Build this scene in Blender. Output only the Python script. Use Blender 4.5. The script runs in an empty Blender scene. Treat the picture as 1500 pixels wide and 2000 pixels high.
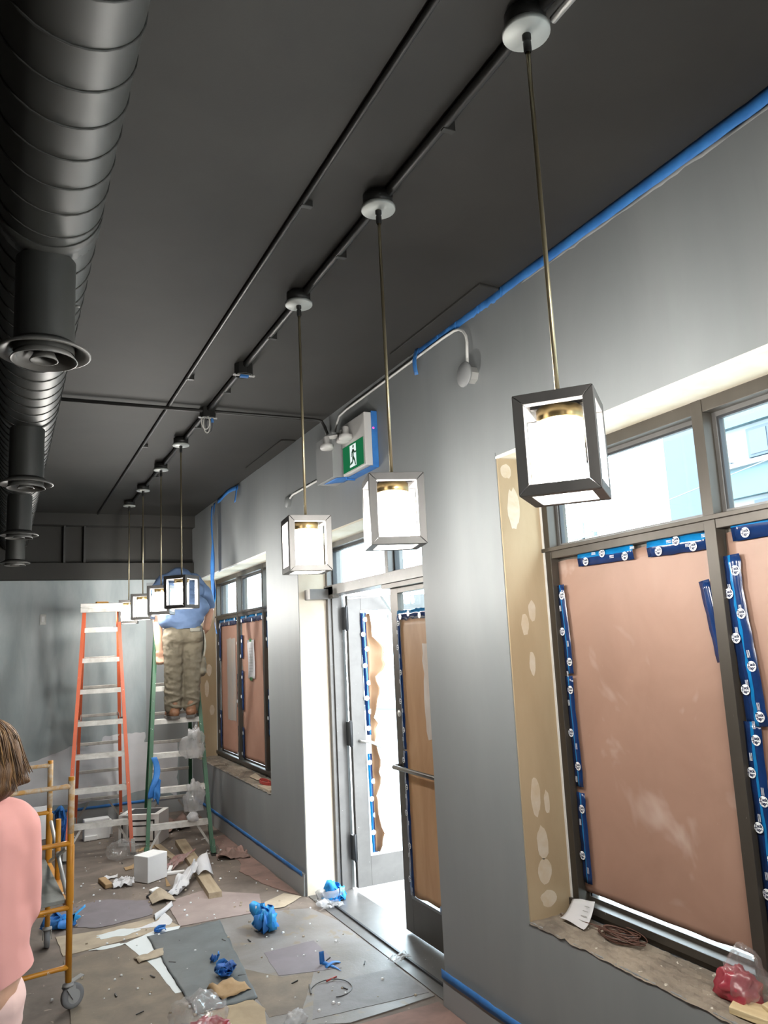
import bpy, bmesh, math, random
from mathutils import Vector, Matrix, noise
PI = math.pi
random.seed(7)
SC = bpy.context.scene
COL = SC.collection

# ------------------------------------------------------------------ camera
cam = bpy.data.cameras.new('camera'); camo = bpy.data.objects.new('camera', cam); COL.objects.link(camo)
cam.sensor_width = 36.0; cam.sensor_fit = 'AUTO'; cam.lens = 1533.6 / 2000 * 36; cam.clip_start = 0.02; cam.clip_end = 300
R_ = Vector((0.9007445, -0.4317135, -0.0477783)); D_ = Vector((0.0281004, 0.1676897, -0.9854393)); F_ = Vector((0.4334394, 0.8862864, 0.1631769))
camo.matrix_world = Matrix(((R_.x, -D_.x, -F_.x, 0), (R_.y, -D_.y, -F_.y, 0), (R_.z, -D_.z, -F_.z, 1.85), (0, 0, 0, 1)))
SC.camera = camo

# ------------------------------------------------------------------ sky + exposure
SC.view_settings.view_transform = 'Standard'; SC.view_settings.look = 'None'
SC.view_settings.gamma = 1; SC.view_settings.use_curve_mapping = False
SC.view_settings.exposure = 0.0
SKY = 18.0
LAMP = 600.0
w = bpy.data.worlds.new('overcast'); SC.world = w; w.use_nodes = True
nt = w.node_tree; nt.nodes.clear()
wo = nt.nodes.new('ShaderNodeOutputWorld'); bg = nt.nodes.new('ShaderNodeBackground')
bg.inputs[0].default_value = (0.90, 0.96, 1.0, 1); bg.inputs[1].default_value = SKY
nt.links.new(bg.outputs[0], wo.inputs[0])
SC.cycles.max_bounces = 10; SC.cycles.diffuse_bounces = 5; SC.cycles.transparent_max_bounces = 16
SC.cycles.sample_clamp_indirect = 6.0; SC.cycles.use_denoising = True
SC.cycles.caustics_reflective = False; SC.cycles.caustics_refractive = False

# ------------------------------------------------------------------ materials
MATS = {}
def nodes(m):
    m.use_nodes = True; return m.node_tree, m.node_tree.nodes, m.node_tree.links
def coords(t, scale=(1, 1, 1)):
    tc = t.nodes.new('ShaderNodeTexCoord'); mp = t.nodes.new('ShaderNodeMapping'); mp.inputs['Scale'].default_value = scale
    t.links.new(tc.outputs['Object'], mp.inputs[0]); return mp.outputs[0]
def ramp(t, src, stops):
    r = t.nodes.new('ShaderNodeValToRGB')
    while len(r.color_ramp.elements) < len(stops): r.color_ramp.elements.new(0.5)
    for e, (p, c) in zip(r.color_ramp.elements, stops):
        e.position = p; e.color = (*c, 1) if len(c) == 3 else c
    t.links.new(src, r.inputs[0]); return r.outputs[0]
def tex_noise(t, vec, scale, detail=4, rough=.55, dist=0):
    n = t.nodes.new('ShaderNodeTexNoise'); n.inputs['Scale'].default_value = scale; n.inputs['Detail'].default_value = detail
    n.inputs['Roughness'].default_value = rough; n.inputs['Distortion'].default_value = dist
    t.links.new(vec, n.inputs['Vector']); return n.outputs[0]
def mixc(t, fac, a, b, mode='MIX'):
    m = t.nodes.new('ShaderNodeMix'); m.data_type = 'RGBA'; m.blend_type = mode
    for inp, v in ((m.inputs[0], fac), (m.inputs[6], a), (m.inputs[7], b)):
        if isinstance(v, (int, float)): inp.default_value = v
        elif isinstance(v, tuple): inp.default_value = (*v, 1)
        else: t.links.new(v, inp)
    return m.outputs[2]
def mat(name, color, rough=.6, metal=0, var=0.0, vscale=6, stretch=(1, 1, 1), color2=None, bump=0.0, bscale=60, spots=None, spec=.5):
    """base colour with an optional noise mix to color2, a bump and sparse spots ((scale, threshold, colour), ...)"""
    m = bpy.data.materials.new(name); t, N, L = nodes(m); b = N['Principled BSDF']
    b.inputs['Roughness'].default_value = rough; b.inputs['Metallic'].default_value = metal
    b.inputs['Specular IOR Level'].default_value = spec
    out = None
    if var or color2 or spots or bump: vec = coords(t, stretch)
    if color2 or var:
        c2 = color2 or tuple(max(0, c * (1 - var)) for c in color)
        f = ramp(t, tex_noise(t, vec, vscale, 6, .6, .4), [(.35, (0, 0, 0)), (.65, (1, 1, 1))])
        out = mixc(t, f, tuple(color), tuple(c2))
    for s in (spots or ()):
        f = ramp(t, tex_noise(t, vec, s[0], 3, .6, .3), [(s[1], (0, 0, 0)), (s[1] + .03, (1, 1, 1))])
        out = mixc(t, f, out if out is not None else tuple(color), tuple(s[2]))
    if out is None: b.inputs['Base Color'].default_value = (*color, 1)
    else: L.new(out, b.inputs['Base Color'])
    if bump:
        bp = N.new('ShaderNodeBump'); bp.inputs['Strength'].default_value = bump; bp.inputs['Distance'].default_value = .01
        L.new(tex_noise(t, vec, bscale, 5), bp.inputs['Height']); L.new(bp.outputs[0], b.inputs['Normal'])
    MATS[name] = m; return m
def mat_glass(name, tint=(.94, .98, 1.0), rough=.02, frost=0.0):
    m = bpy.data.materials.new(name); t, N, L = nodes(m); N.remove(N['Principled BSDF']); o = N['Material Output']
    tr = N.new('ShaderNodeBsdfTransparent'); tr.inputs[0].default_value = (*tint, 1)
    gl = N.new('ShaderNodeBsdfGlossy'); gl.inputs['Roughness'].default_value = rough
    lw = N.new('ShaderNodeLayerWeight'); lw.inputs[0].default_value = .5
    pw = N.new('ShaderNodeMath'); pw.operation = 'POWER'; pw.inputs[1].default_value = 5; L.new(lw.outputs['Facing'], pw.inputs[0])
    fr = N.new('ShaderNodeMath'); fr.operation = 'MULTIPLY_ADD'; fr.inputs[1].default_value = .85; fr.inputs[2].default_value = .04; L.new(pw.outputs[0], fr.inputs[0])
    if frost:
        tl = N.new('ShaderNodeBsdfTranslucent'); fm = N.new('ShaderNodeMixShader'); fm.inputs[0].default_value = frost
        L.new(tr.outputs[0], fm.inputs[1]); L.new(tl.outputs[0], fm.inputs[2]); tr = fm
    mx = N.new('ShaderNodeMixShader'); L.new(fr.outputs[0], mx.inputs[0]); L.new(tr.outputs[0], mx.inputs[1]); L.new(gl.outputs[0], mx.inputs[2])
    L.new(mx.outputs[0], o.inputs[0]); MATS[name] = m; return m
def mat_thin(name, color, color2, trans=.4, clear=0.0, rough=.5, vscale=5, stretch=(1, 1, 1), gloss=.06, spots=None):
    """paper / plastic film: diffuse + translucent (+ see-through) with a little gloss"""
    m = bpy.data.materials.new(name); t, N, L = nodes(m); N.remove(N['Principled BSDF']); o = N['Material Output']
    vec = coords(t, stretch)
    c = mixc(t, ramp(t, tex_noise(t, vec, vscale, 6, .6, .5), [(.3, (0, 0, 0)), (.7, (1, 1, 1))]), tuple(color), tuple(color2))
    for s in (spots or ()):
        f = ramp(t, tex_noise(t, coords(t, s[3] if len(s) > 3 else (1, 1, 1)), s[0], 4, .65, .4), [(s[1], (0, 0, 0)), (s[1] + .12, (1, 1, 1))])
        c = mixc(t, f, c, tuple(s[2]))
    df = N.new('ShaderNodeBsdfDiffuse'); tl = N.new('ShaderNodeBsdfTranslucent'); L.new(c, df.inputs[0]); L.new(c, tl.inputs[0])
    a = N.new('ShaderNodeMixShader'); a.inputs[0].default_value = trans; L.new(df.outputs[0], a.inputs[1]); L.new(tl.outputs[0], a.inputs[2])
    gl = N.new('ShaderNodeBsdfGlossy'); gl.inputs['Roughness'].default_value = rough
    g = N.new('ShaderNodeMixShader'); g.inputs[0].default_value = gloss; L.new(a.outputs[0], g.inputs[1]); L.new(gl.outputs[0], g.inputs[2])
    last = g
    if clear:
        tr = N.new('ShaderNodeBsdfTransparent'); k = N.new('ShaderNodeMixShader'); k.inputs[0].default_value = clear
        L.new(g.outputs[0], k.inputs[1]); L.new(tr.outputs[0], k.inputs[2]); last = k
    L.new(last.outputs[0], o.inputs[0]); MATS[name] = m; return m
def mat_emit(name, color, s):
    m = bpy.data.materials.new(name); t, N, L = nodes(m); N.remove(N['Principled BSDF'])
    e = N.new('ShaderNodeEmission'); e.inputs[0].default_value = (*color, 1); e.inputs[1].default_value = s
    L.new(e.outputs[0], N['Material Output'].inputs[0]); MATS[name] = m; return m

mat('wall_paint', (.262, .276, .280), .5, color2=(.230, .245, .251), vscale=1.6, stretch=(1.5, 1.5, .35), bump=.03, bscale=90)
mat('wall_paint_far', (.27, .32, .33), .45, color2=(.38, .42, .43), vscale=1.6, stretch=(2.6, 2.6, .7), bump=.03, bscale=90)
mat('wall_dark', (.045, .045, .045), .6, var=.2, vscale=3)
mat('primer', (.66, .665, .69), .8, color2=(.57, .58, .60), vscale=3, bump=.05)
mat('black_paint', (.029, .028, .025), .75, color2=(.024, .023, .021), vscale=2.5, bump=.04, bscale=120)
mat('black_gloss', (.022, .022, .021), .45, var=.3, vscale=12)
mat('duct_paint', (.022, .023, .021), .5, var=.12, vscale=6)
mat('duct_seam', (.012, .012, .011), .7)
mat('diffuser_paint', (.065, .064, .060), .5, var=.15, vscale=10)
mat('drywall_tan', (.41, .32, .205), .85, color2=(.36, .275, .17), vscale=3, stretch=(2, 2, .5), bump=.03)
mat('plaster', (.78, .71, .60), .85, color2=(.72, .63, .50), vscale=4, bump=.06, bscale=50)  # paler version of the tan board; daylight glare on the door jamb put into the colour
mat('mud', (.58, .52, .43), .9, color2=(.52, .43, .31), vscale=14)
mat('corner_bead', (.80, .80, .78), .4)
mat('head_plaster', (.80, .76, .66), .85, color2=(.70, .64, .50), vscale=5, bump=.05)
mat('sill_concrete', (.34, .29, .23), .95, color2=(.16, .135, .11), vscale=7, stretch=(1, .6, 1), bump=.6, bscale=30, spots=((26, .66, (.62, .58, .5)),))
mat('bronze', (.060, .052, .043), .42, metal=.35, color2=(.075, .066, .055), vscale=5, stretch=(1, 1, .4), spots=((60, .74, (.3, .29, .27)),))
mat('alu_grey', (.15, .145, .14), .42, metal=.35, var=.15, vscale=8, spots=((70, .72, (.75, .74, .72)),))
mat('gasket', (.02, .022, .025), .5)
mat('frame_light', (.55, .58, .58), .45)
mat_glass('pane', (.90, .97, 1.0))
mat_glass('lamp_glass', (.98, .98, .98), .05, .10)
mat_thin('kraft', (.43, .27, .205), (.37, .225, .168), .30, vscale=3, spots=((2.2, .57, (.54, .41, .35)), (40, .72, (.60, .42, .32))))
mat_thin('kraft_door', (.52, .345, .215), (.42, .26, .15), .35, vscale=3, stretch=(1, 3, .6))
mat_thin('kraft_small', (.48, .30, .23), (.42, .255, .195), .28, vscale=3)
mat('grey_smear', (.36, .345, .33), .9, color2=(.44, .36, .30), vscale=12, stretch=(1, 1, .3))
mat('white_smear', (.62, .58, .54), .9, color2=(.54, .46, .40), vscale=10, stretch=(1, 1, .3))
mat('tape_navy', (.008, .030, .115), .18, var=.3, vscale=10)
mat('tape_sheen', (.008, .170, .420), .16, var=.25, vscale=14)  # reflected light along the tape crease, painted as a lighter blue
mat('text_navy', (.008, .014, .05), .9, spec=.1)
mat('tape_white', (.82, .84, .86), .4)
mat('masking_blue', (.030, .170, .520), .6, color2=(.045, .230, .620), vscale=9)
mat('masking_deep', (.020, .095, .360), .6, color2=(.030, .140, .46), vscale=9)
mat('masking_bright', (.045, .42, .86), .5, color2=(.030, .30, .74), vscale=18)
mat('cage_metal', (.135, .130, .126), .5, metal=.4, var=.12, vscale=20, stretch=(1, 1, .1))
mat('brass', (.58, .42, .20), .28, metal=.95)
mat('brass_rod', (.40, .34, .22), .32, metal=.8)
mat('canopy_metal', (.55, .58, .56), .5, metal=.3, var=.1, vscale=8)
mat_emit('lamp_glow', (1.0, .965, .90), LAMP)
mat('galvanised', (.62, .62, .60), .38, metal=.6, var=.15, vscale=15)
mat('painted_metal_grey', (.30, .31, .315), .5)
mat('sign_white', (.62, .61, .60), .5)
mat_emit('sign_green', (.012, .145, .055), 1.0)
mat_emit('sign_lit_white', (.80, .92, .88), 1.0)
mat('sign_dark', (.012, .10, .045), .5)
mat('lens', (.78, .76, .72), .2)
mat_emit('red_led', (1, .12, .55), 1.2)
mat('ladder_orange', (.62, .125, .045), .45, color2=(.52, .10, .04), vscale=6, stretch=(1, 1, .5), spots=((34, .70, (.75, .62, .52)),))
mat('ladder_green', (.014, .100, .042), .45, color2=(.012, .080, .036), vscale=6, spots=((38, .69, (.55, .62, .55)),))
mat('ladder_alu', (.74, .73, .70), .4, metal=.3, color2=(.55, .54, .51), vscale=14, spots=((30, .70, (.28, .25, .22)),))
mat('ladder_alu_dull', (.42, .40, .37), .45, metal=.4, var=.3, vscale=14)
mat('rubber', (.035, .033, .03), .8)
mat('shoe_grey', (.36, .35, .33), .6)
mat('scaffold_yellow', (.66, .285, .022), .42, color2=(.58, .235, .018), vscale=9, spots=((16, .66, (.70, .66, .60)),))
mat('scaffold_splat', (.62, .57, .48), .6, color2=(.60, .30, .06), vscale=22)
mat('scaffold_brace', (.56, .56, .55), .45, metal=.4)
mat('ply_grey', (.27, .285, .27), .7, color2=(.20, .21, .20), vscale=6)
mat('caster_grey', (.34, .34, .34), .5)
mat('tread', (.20, .20, .21), .8)
mat('skin', (.62, .36, .25), .5, var=.12, vscale=14)
mat('skin_dark', (.42, .22, .15), .55, var=.1, vscale=12)
mat('shirt', (.105, .165, .290), .8, color2=(.085, .135, .245), vscale=5, bump=.25, bscale=14)
mat('shirt_dark', (.022, .030, .045), .8)
mat('khaki', (.150, .130, .092), .85, color2=(.115, .098, .070), vscale=6, bump=.3, bscale=18)
mat('khaki_light', (.27, .26, .22), .85, var=.15, vscale=8)
mat('boot', (.24, .115, .06), .6, color2=(.17, .085, .045), vscale=14)
mat('boot_sole', (.09, .085, .08), .7)
mat('salmon', (.60, .285, .262), .8, color2=(.56, .262, .24), vscale=2, bump=.12, bscale=9)
mat('pink_trouser', (.72, .50, .46), .8, var=.1, vscale=6)
mat('hair', (.130, .062, .020), .5, color2=(.030, .014, .007), vscale=4, stretch=(14, 14, 1.2), bump=.5, bscale=25)
mat('hair_light', (.27, .140, .040), .45, color2=(.10, .052, .02), vscale=12, stretch=(10, 10, 1))
mat('hair_grey', (.10, .09, .08), .6)
mat('floor_concrete', (.225, .185, .155), .8, color2=(.125, .102, .086), vscale=2.8, bump=.12, bscale=22, spots=((9, .66, (.33, .27, .22)), (70, .735, (.62, .60, .57))))
mat('board_slate', (.245, .235, .230), .5, color2=(.150, .135, .122), vscale=1.7, bump=.1, spots=((5, .60, (.21, .175, .135)), (80, .725, (.55, .54, .52))))
mat('board_brown', (.235, .190, .138), .75, color2=(.150, .122, .095), vscale=3.5, bump=.1, spots=((75, .735, (.58, .55, .5)),))
mat('board_tan', (.42, .325, .205), .8, color2=(.30, .225, .14), vscale=5, bump=.1)
mat('board_pink', (.36, .29, .27), .75, color2=(.28, .22, .205), vscale=3.5, bump=.06, spots=((70, .73, (.65, .62, .6)),))
mat('board_purple', (.20, .175, .195), .65, color2=(.165, .145, .16), vscale=5)
mat('board_darkslate', (.20, .19, .195), .6, color2=(.15, .14, .14), vscale=6, bump=.1)
mat('membrane', (.125, .145, .150), .6, color2=(.085, .098, .102), vscale=4, bump=.3, bscale=10, spots=((60, .73, (.42, .44, .45)),))
mat('white_sheet', (.70, .75, .76), .6, var=.06, vscale=5)
mat('paint_splash', (.68, .74, .75), .5, var=.06, vscale=5)
mat('cardboard', (.42, .285, .150), .85, color2=(.36, .235, .12), vscale=8)
mat('cardboard_pale', (.48, .40, .30), .85, var=.25, vscale=6)
mat('rosin_pink', (.31, .195, .165), .85, color2=(.20, .135, .115), vscale=5)
mat('foam', (.86, .87, .88), .7, var=.03, vscale=10, bump=.1, bscale=120)
mat('carton_white', (.72, .71, .70), .6)
mat('carton_black', (.02, .02, .022), .5)
mat('carton_red', (.55, .03, .04), .5)
mat('wood', (.44, .355, .245), .75, color2=(.34, .265, .175), vscale=5, stretch=(6, .6, 6))
mat('wood_pale', (.66, .54, .33), .75, color2=(.52, .40, .22), vscale=5, stretch=(6, .6, 6))
mat_thin('paper_white', (.84, .84, .86), (.76, .77, .80), .25, vscale=7)
mat_thin('poly_clear', (.82, .82, .82), (.66, .66, .66), .5, clear=.76, rough=.12, vscale=18, gloss=.30)
mat_thin('poly_white', (.84, .84, .85), (.70, .70, .72), .5, clear=.64, rough=.2, vscale=16, gloss=.14)
mat_thin('net_red', (.66, .10, .14), (.50, .035, .07), .4, clear=.1, rough=.3, vscale=30, gloss=.12)
mat_thin('poly_pinkish', (.66, .34, .34), (.72, .60, .58), .4, clear=.45, rough=.2, vscale=20, gloss=.15)
mat('wire_brown', (.115, .055, .04), .45)
mat('wire_dark', (.09, .09, .095), .45)
mat('wire_white', (.72, .70, .66), .45)
mat('marrette_red', (.40, .05, .04), .5)
mat('marrette_blue', (.03, .16, .45), .5)
mat('outlet_metal', (.42, .42, .40), .45, metal=.4)
mat('outlet_white', (.78, .78, .76), .5)
mat('nailblack', (.02, .02, .02), .5)
mat('plumb_green', (.05, .20, .10), .5)
mat('pavement', (.42, .42, .41), .9, var=.12, vscale=2)
mat('facade_white', (.17, .19, .20), .85, var=.06, vscale=.8)
mat('facade_blue', (.060, .100, .112), .7, var=.08, vscale=.7)
mat('facade_grey', (.048, .064, .082), .7, var=.1, vscale=.6)
mat('facade_glass', (.03, .045, .055), .15)
mat('car_paint', (.62, .63, .64), .25)
mat('tyre', (.09, .10, .105), .8)
mat('alloy', (.45, .47, .48), .35, metal=.6)
mat('car_glass', (.12, .15, .16), .1)
mat('pole_grey', (.12, .14, .15), .8)
mat('text_dark', (.06, .05, .05), .7)
mat('green_tape', (.05, .17, .05), .6)

# ------------------------------------------------------------------ mesh helpers
class MB:
    def __init__(s): s.v = []; s.f = []; s.m = []; s.sm = []
    def add(s, vs, fs, m=0, sm=False):
        o = len(s.v); s.v += [tuple(v) for v in vs]
        for f in fs: s.f.append(tuple(i + o for i in f)); s.m.append(m); s.sm.append(sm)
        return s
    def box(s, a, b, m=0):
        (x0, y0, z0), (x1, y1, z1) = [[min(p, q) for p, q in zip(a, b)], [max(p, q) for p, q in zip(a, b)]]
        return s.hexa([(x0, y0, z0), (x1, y0, z0), (x1, y1, z0), (x0, y1, z0), (x0, y0, z1), (x1, y0, z1), (x1, y1, z1), (x0, y1, z1)], m)
    def hexa(s, v, m=0):
        return s.add(v, [(3, 2, 1, 0), (4, 5, 6, 7), (0, 1, 5, 4), (1, 2, 6, 5), (2, 3, 7, 6), (3, 0, 4, 7)], m)
    def bar(s, p, q, wd, th, up=(0, 0, 1), m=0, w2=None):
        """rectangular bar from p to q; wd across, th along up"""
        p, q, up = Vector(p), Vector(q), Vector(up); d = (q - p).normalized(); c = d.cross(up).normalized(); u = c.cross(d)
        w2 = wd if w2 is None else w2
        vs = [e + c * (sx * ww / 2) + u * (sy * th / 2) for e, ww in ((p, wd), (q, w2)) for sx, sy in ((-1, -1), (1, -1), (1, 1), (-1, 1))]
        return s.add(vs, [(0, 3, 2, 1), (4, 5, 6, 7), (0, 1, 5, 4), (1, 2, 6, 5), (2, 3, 7, 6), (3, 0, 4, 7)], m)
    def tube(s, pts, r, n=10, m=0, closed=False, caps=True):
        pts = [Vector(p) for p in pts]; rs = r if isinstance(r, (list, tuple)) else [r] * len(pts)
        N = len(pts); ref = None; rings = []
        for i, p in enumerate(pts):
            if closed: d = pts[(i + 1) % N] - pts[i - 1]
            else: d = pts[min(i + 1, N - 1)] - pts[max(i - 1, 0)]
            d = d.normalized() if d.length > 1e-9 else Vector((0, 0, 1))
            if ref is None: ref = d.orthogonal().normalized()
            ref = (ref - d * ref.dot(d)); ref = ref.normalized() if ref.length > 1e-6 else d.orthogonal().normalized()
            c = d.cross(ref)
            rings.append([p + (ref * math.cos(2 * PI * k / n) + c * math.sin(2 * PI * k / n)) * rs[i] for k in range(n)])
        vs = [v for rg in rings for v in rg]; fs = []
        for i in range(N if closed else N - 1):
            a, b = i * n, ((i + 1) % N) * n
            for k in range(n): fs.append((a + k, a + (k + 1) % n, b + (k + 1) % n, b + k))
        s.add(vs, fs, m, True)
        if caps and not closed:
            s.add(rings[0], [tuple(range(n))[::-1]], m); s.add(rings[-1], [tuple(range(n))], m)
        return s
    def lathe(s, prof, c=(0, 0, 0), n=32, m=0, axis='z', sm=True, closed=False):
        """prof: list of (radius, height)"""
        def put(r, h, a):
            x, y = r * math.cos(a), r * math.sin(a)
            v = {'z': (x, y, h), 'x': (h, x, y), 'y': (y, h, x)}[axis]
            return (v[0] + c[0], v[1] + c[1], v[2] + c[2])
        vs = [put(r, h, 2 * PI * k / n) for r, h in prof for k in range(n)]; fs = []
        P = len(prof)
        for i in range(P if closed else P - 1):
            a, b = i * n, ((i + 1) % P) * n
            for k in range(n): fs.append((a + k, a + (k + 1) % n, b + (k + 1) % n, b + k))
        return s.add(vs, fs, m, sm)
    def disc(s, c, r, nrm, n=20, m=0):
        nrm = Vector(nrm).normalized(); a = nrm.orthogonal().normalized(); b = nrm.cross(a); c = Vector(c)
        return s.add([c + (a * math.cos(2 * PI * k / n) + b * math.sin(2 * PI * k / n)) * r for k in range(n)], [tuple(range(n))], m)
    def prism(s, pts, z0, z1, m=0):
        n = len(pts); vs = [(x, y, z0) for x, y in pts] + [(x, y, z1) for x, y in pts]
        fs = [tuple(range(n))[::-1], tuple(range(n, 2 * n))] + [(i, (i + 1) % n, n + (i + 1) % n, n + i) for i in range(n)]
        return s.add(vs, fs, m)
    def grid(s, fn, nu, nv, m=0, sm=True):
        vs = [fn(i / nu, j / nv) for j in range(nv + 1) for i in range(nu + 1)]
        return s.add(vs, [(j * (nu + 1) + i, j * (nu + 1) + i + 1, (j + 1) * (nu + 1) + i + 1, (j + 1) * (nu + 1) + i) for j in range(nv) for i in range(nu)], m, sm)
    def build(s, name, mats, parent=None, bevel=0, solid=0, fixn=True, seg=2):
        me = bpy.data.meshes.new(name); me.from_pydata(s.v, [], s.f); me.update()
        mats = mats if isinstance(mats, (list, tuple)) else [mats]
        for k in mats: me.materials.append(MATS[k])
        me.polygons.foreach_set('material_index', [min(i, len(mats) - 1) for i in s.m]); me.polygons.foreach_set('use_smooth', s.sm)
        if fixn:
            b = bmesh.new(); b.from_mesh(me); bmesh.ops.remove_doubles(b, verts=b.verts, dist=1e-6); bmesh.ops.recalc_face_normals(b, faces=b.faces); b.to_mesh(me); b.free()
        o = bpy.data.objects.new(name, me); COL.objects.link(o)
        if parent is not None: o.parent = parent
        if solid:
            q = o.modifiers.new('solid', 'SOLIDIFY'); q.thickness = solid; q.offset = 0
        if bevel:
            q = o.modifiers.new('bevel', 'BEVEL'); q.width = bevel; q.segments = seg; q.limit_method = 'ANGLE'; q.angle_limit = .6
        return o
def empty(name, loc=(0, 0, 0), rz=0):
    o = bpy.data.objects.new(name, None); COL.objects.link(o); o.location = loc; o.rotation_euler = (0, 0, rz); o.empty_display_size = .1; return o
def tag(o, label, cat, group=None, kind=None):
    o['label'] = label; o['category'] = cat
    if group: o['group'] = group
    if kind: o['kind'] = kind
    return o
def struct(o, label=None):
    o['kind'] = 'structure'
    if label: o['label'] = label
    return o
def lab(o, s): o['label'] = s; return o
def copy_tree(o, parent=None):
    c = o.copy(); COL.objects.link(c)
    if parent is not None: c.parent = parent
    for ch in list(o.children): copy_tree(ch, c)
    return c
def nz(x, y, z=0.0): return noise.noise(Vector((x, y, z)))

# text as a mesh (built-in font), lying in the XY plane
def text_data(body, size, align='CENTER'):
    cu = bpy.data.curves.new('lettering', 'FONT'); cu.body = body; cu.size = size; cu.align_x = align; cu.align_y = 'CENTER'; cu.space_line = .8; cu.offset = size * .035
    o = bpy.data.objects.new('lettering', cu); COL.objects.link(o)
    dg = bpy.context.evaluated_depsgraph_get(); me = bpy.data.meshes.new_from_object(o.evaluated_get(dg))
    vs = [v.co.copy() for v in me.vertices]; fs = [tuple(p.vertices) for p in me.polygons]
    bpy.data.objects.remove(o); bpy.data.curves.remove(cu); bpy.data.meshes.remove(me)
    return vs, fs
TT = text_data('Tuck\nTape', .0155)

# organic bodies: overlapping closed pieces, voxel-remeshed to one surface
def capsule(b, p, q, r0, r1, n=14):
    p, q = Vector(p), Vector(q); d = q - p; L = max(d.length, 1e-4); z = d / L
    rot = Vector((0, 0, 1)).rotation_difference(z).to_matrix()
    prof = [(r0 * math.cos(a), r0 * math.sin(a)) for a in [(-90 + 90 * k / 5) * PI / 180 for k in range(6)]] + [(r1 * math.cos(a), L + r1 * math.sin(a)) for a in [90 * k / 5 * PI / 180 for k in range(6)]]
    prof[0] = (1e-4, prof[0][1]); prof[-1] = (1e-4, prof[-1][1])
    vs = [p + rot @ Vector((r * math.cos(2 * PI * k / n), r * math.sin(2 * PI * k / n), h)) for r, h in prof for k in range(n)]
    fs = [(i * n + k, i * n + (k + 1) % n, (i + 1) * n + (k + 1) % n, (i + 1) * n + k) for i in range(len(prof) - 1) for k in range(n)]
    fs += [tuple(range(n))[::-1], tuple(range((len(prof) - 1) * n, len(prof) * n))]
    b.add(vs, fs)
def ellip(b, c, r, rot=None, n=18):
    c = Vector(c); rot = rot or Matrix.Identity(3); vs = []; M = 10
    for i in range(M + 1):
        t = -PI / 2 + PI * i / M; rr = max(math.cos(t), 1e-3)
        for k in range(n):
            a = 2 * PI * k / n; vs.append(c + rot @ Vector((r[0] * rr * math.cos(a), r[1] * rr * math.sin(a), r[2] * math.sin(t))))
    fs = [(i * n + k, i * n + (k + 1) % n, (i + 1) * n + (k + 1) % n, (i + 1) * n + k) for i in range(M) for k in range(n)]
    fs += [tuple(range(n))[::-1], tuple(range(M * n, (M + 1) * n))]
    b.add(vs, fs)
def chain(b, pts):
    for (p, r), (q, s) in zip(pts, pts[1:]): capsule(b, p, q, r, s)
def blob(b, name, material, parent=None, voxel=.008, smooth=8, wrinkle=0, wscale=.08, cut=None):
    me = bpy.data.meshes.new(name); me.from_pydata(b.v, [], b.f); me.update()
    bm = bmesh.new(); bm.from_mesh(me); bmesh.ops.remove_doubles(bm, verts=bm.verts, dist=1e-5); bmesh.ops.recalc_face_normals(bm, faces=bm.faces); bm.to_mesh(me); bm.free()
    o = bpy.data.objects.new(name, me); COL.objects.link(o)
    r = o.modifiers.new('r', 'REMESH'); r.mode = 'VOXEL'; r.voxel_size = voxel
    s = o.modifiers.new('s', 'SMOOTH'); s.factor = .5; s.iterations = smooth
    dg = bpy.context.evaluated_depsgraph_get(); m2 = bpy.data.meshes.new_from_object(o.evaluated_get(dg))
    bpy.data.objects.remove(o); bpy.data.meshes.remove(me)
    if wrinkle:
        for v in m2.vertices:
            p = v.co / wscale
            v.co += v.normal * wrinkle * (nz(p.x, p.y, p.z * 1.7) + .5 * nz(p.x * 2.3, p.y * 2.3, p.z * 3.1))
    if cut:
        bm = bmesh.new(); bm.from_mesh(m2)
        for co, no in cut:
            bmesh.ops.bisect_plane(bm, geom=bm.verts[:] + bm.edges[:] + bm.faces[:], plane_co=co, plane_no=no, clear_outer=True)
        bm.to_mesh(m2); bm.free()
    m2.name = name
    for p in m2.polygons: p.use_smooth = True
    m2.materials.clear(); m2.materials.append(MATS[material])
    o = bpy.data.objects.new(name, m2); COL.objects.link(o)
    if parent is not None: o.parent = parent
    return o

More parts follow.
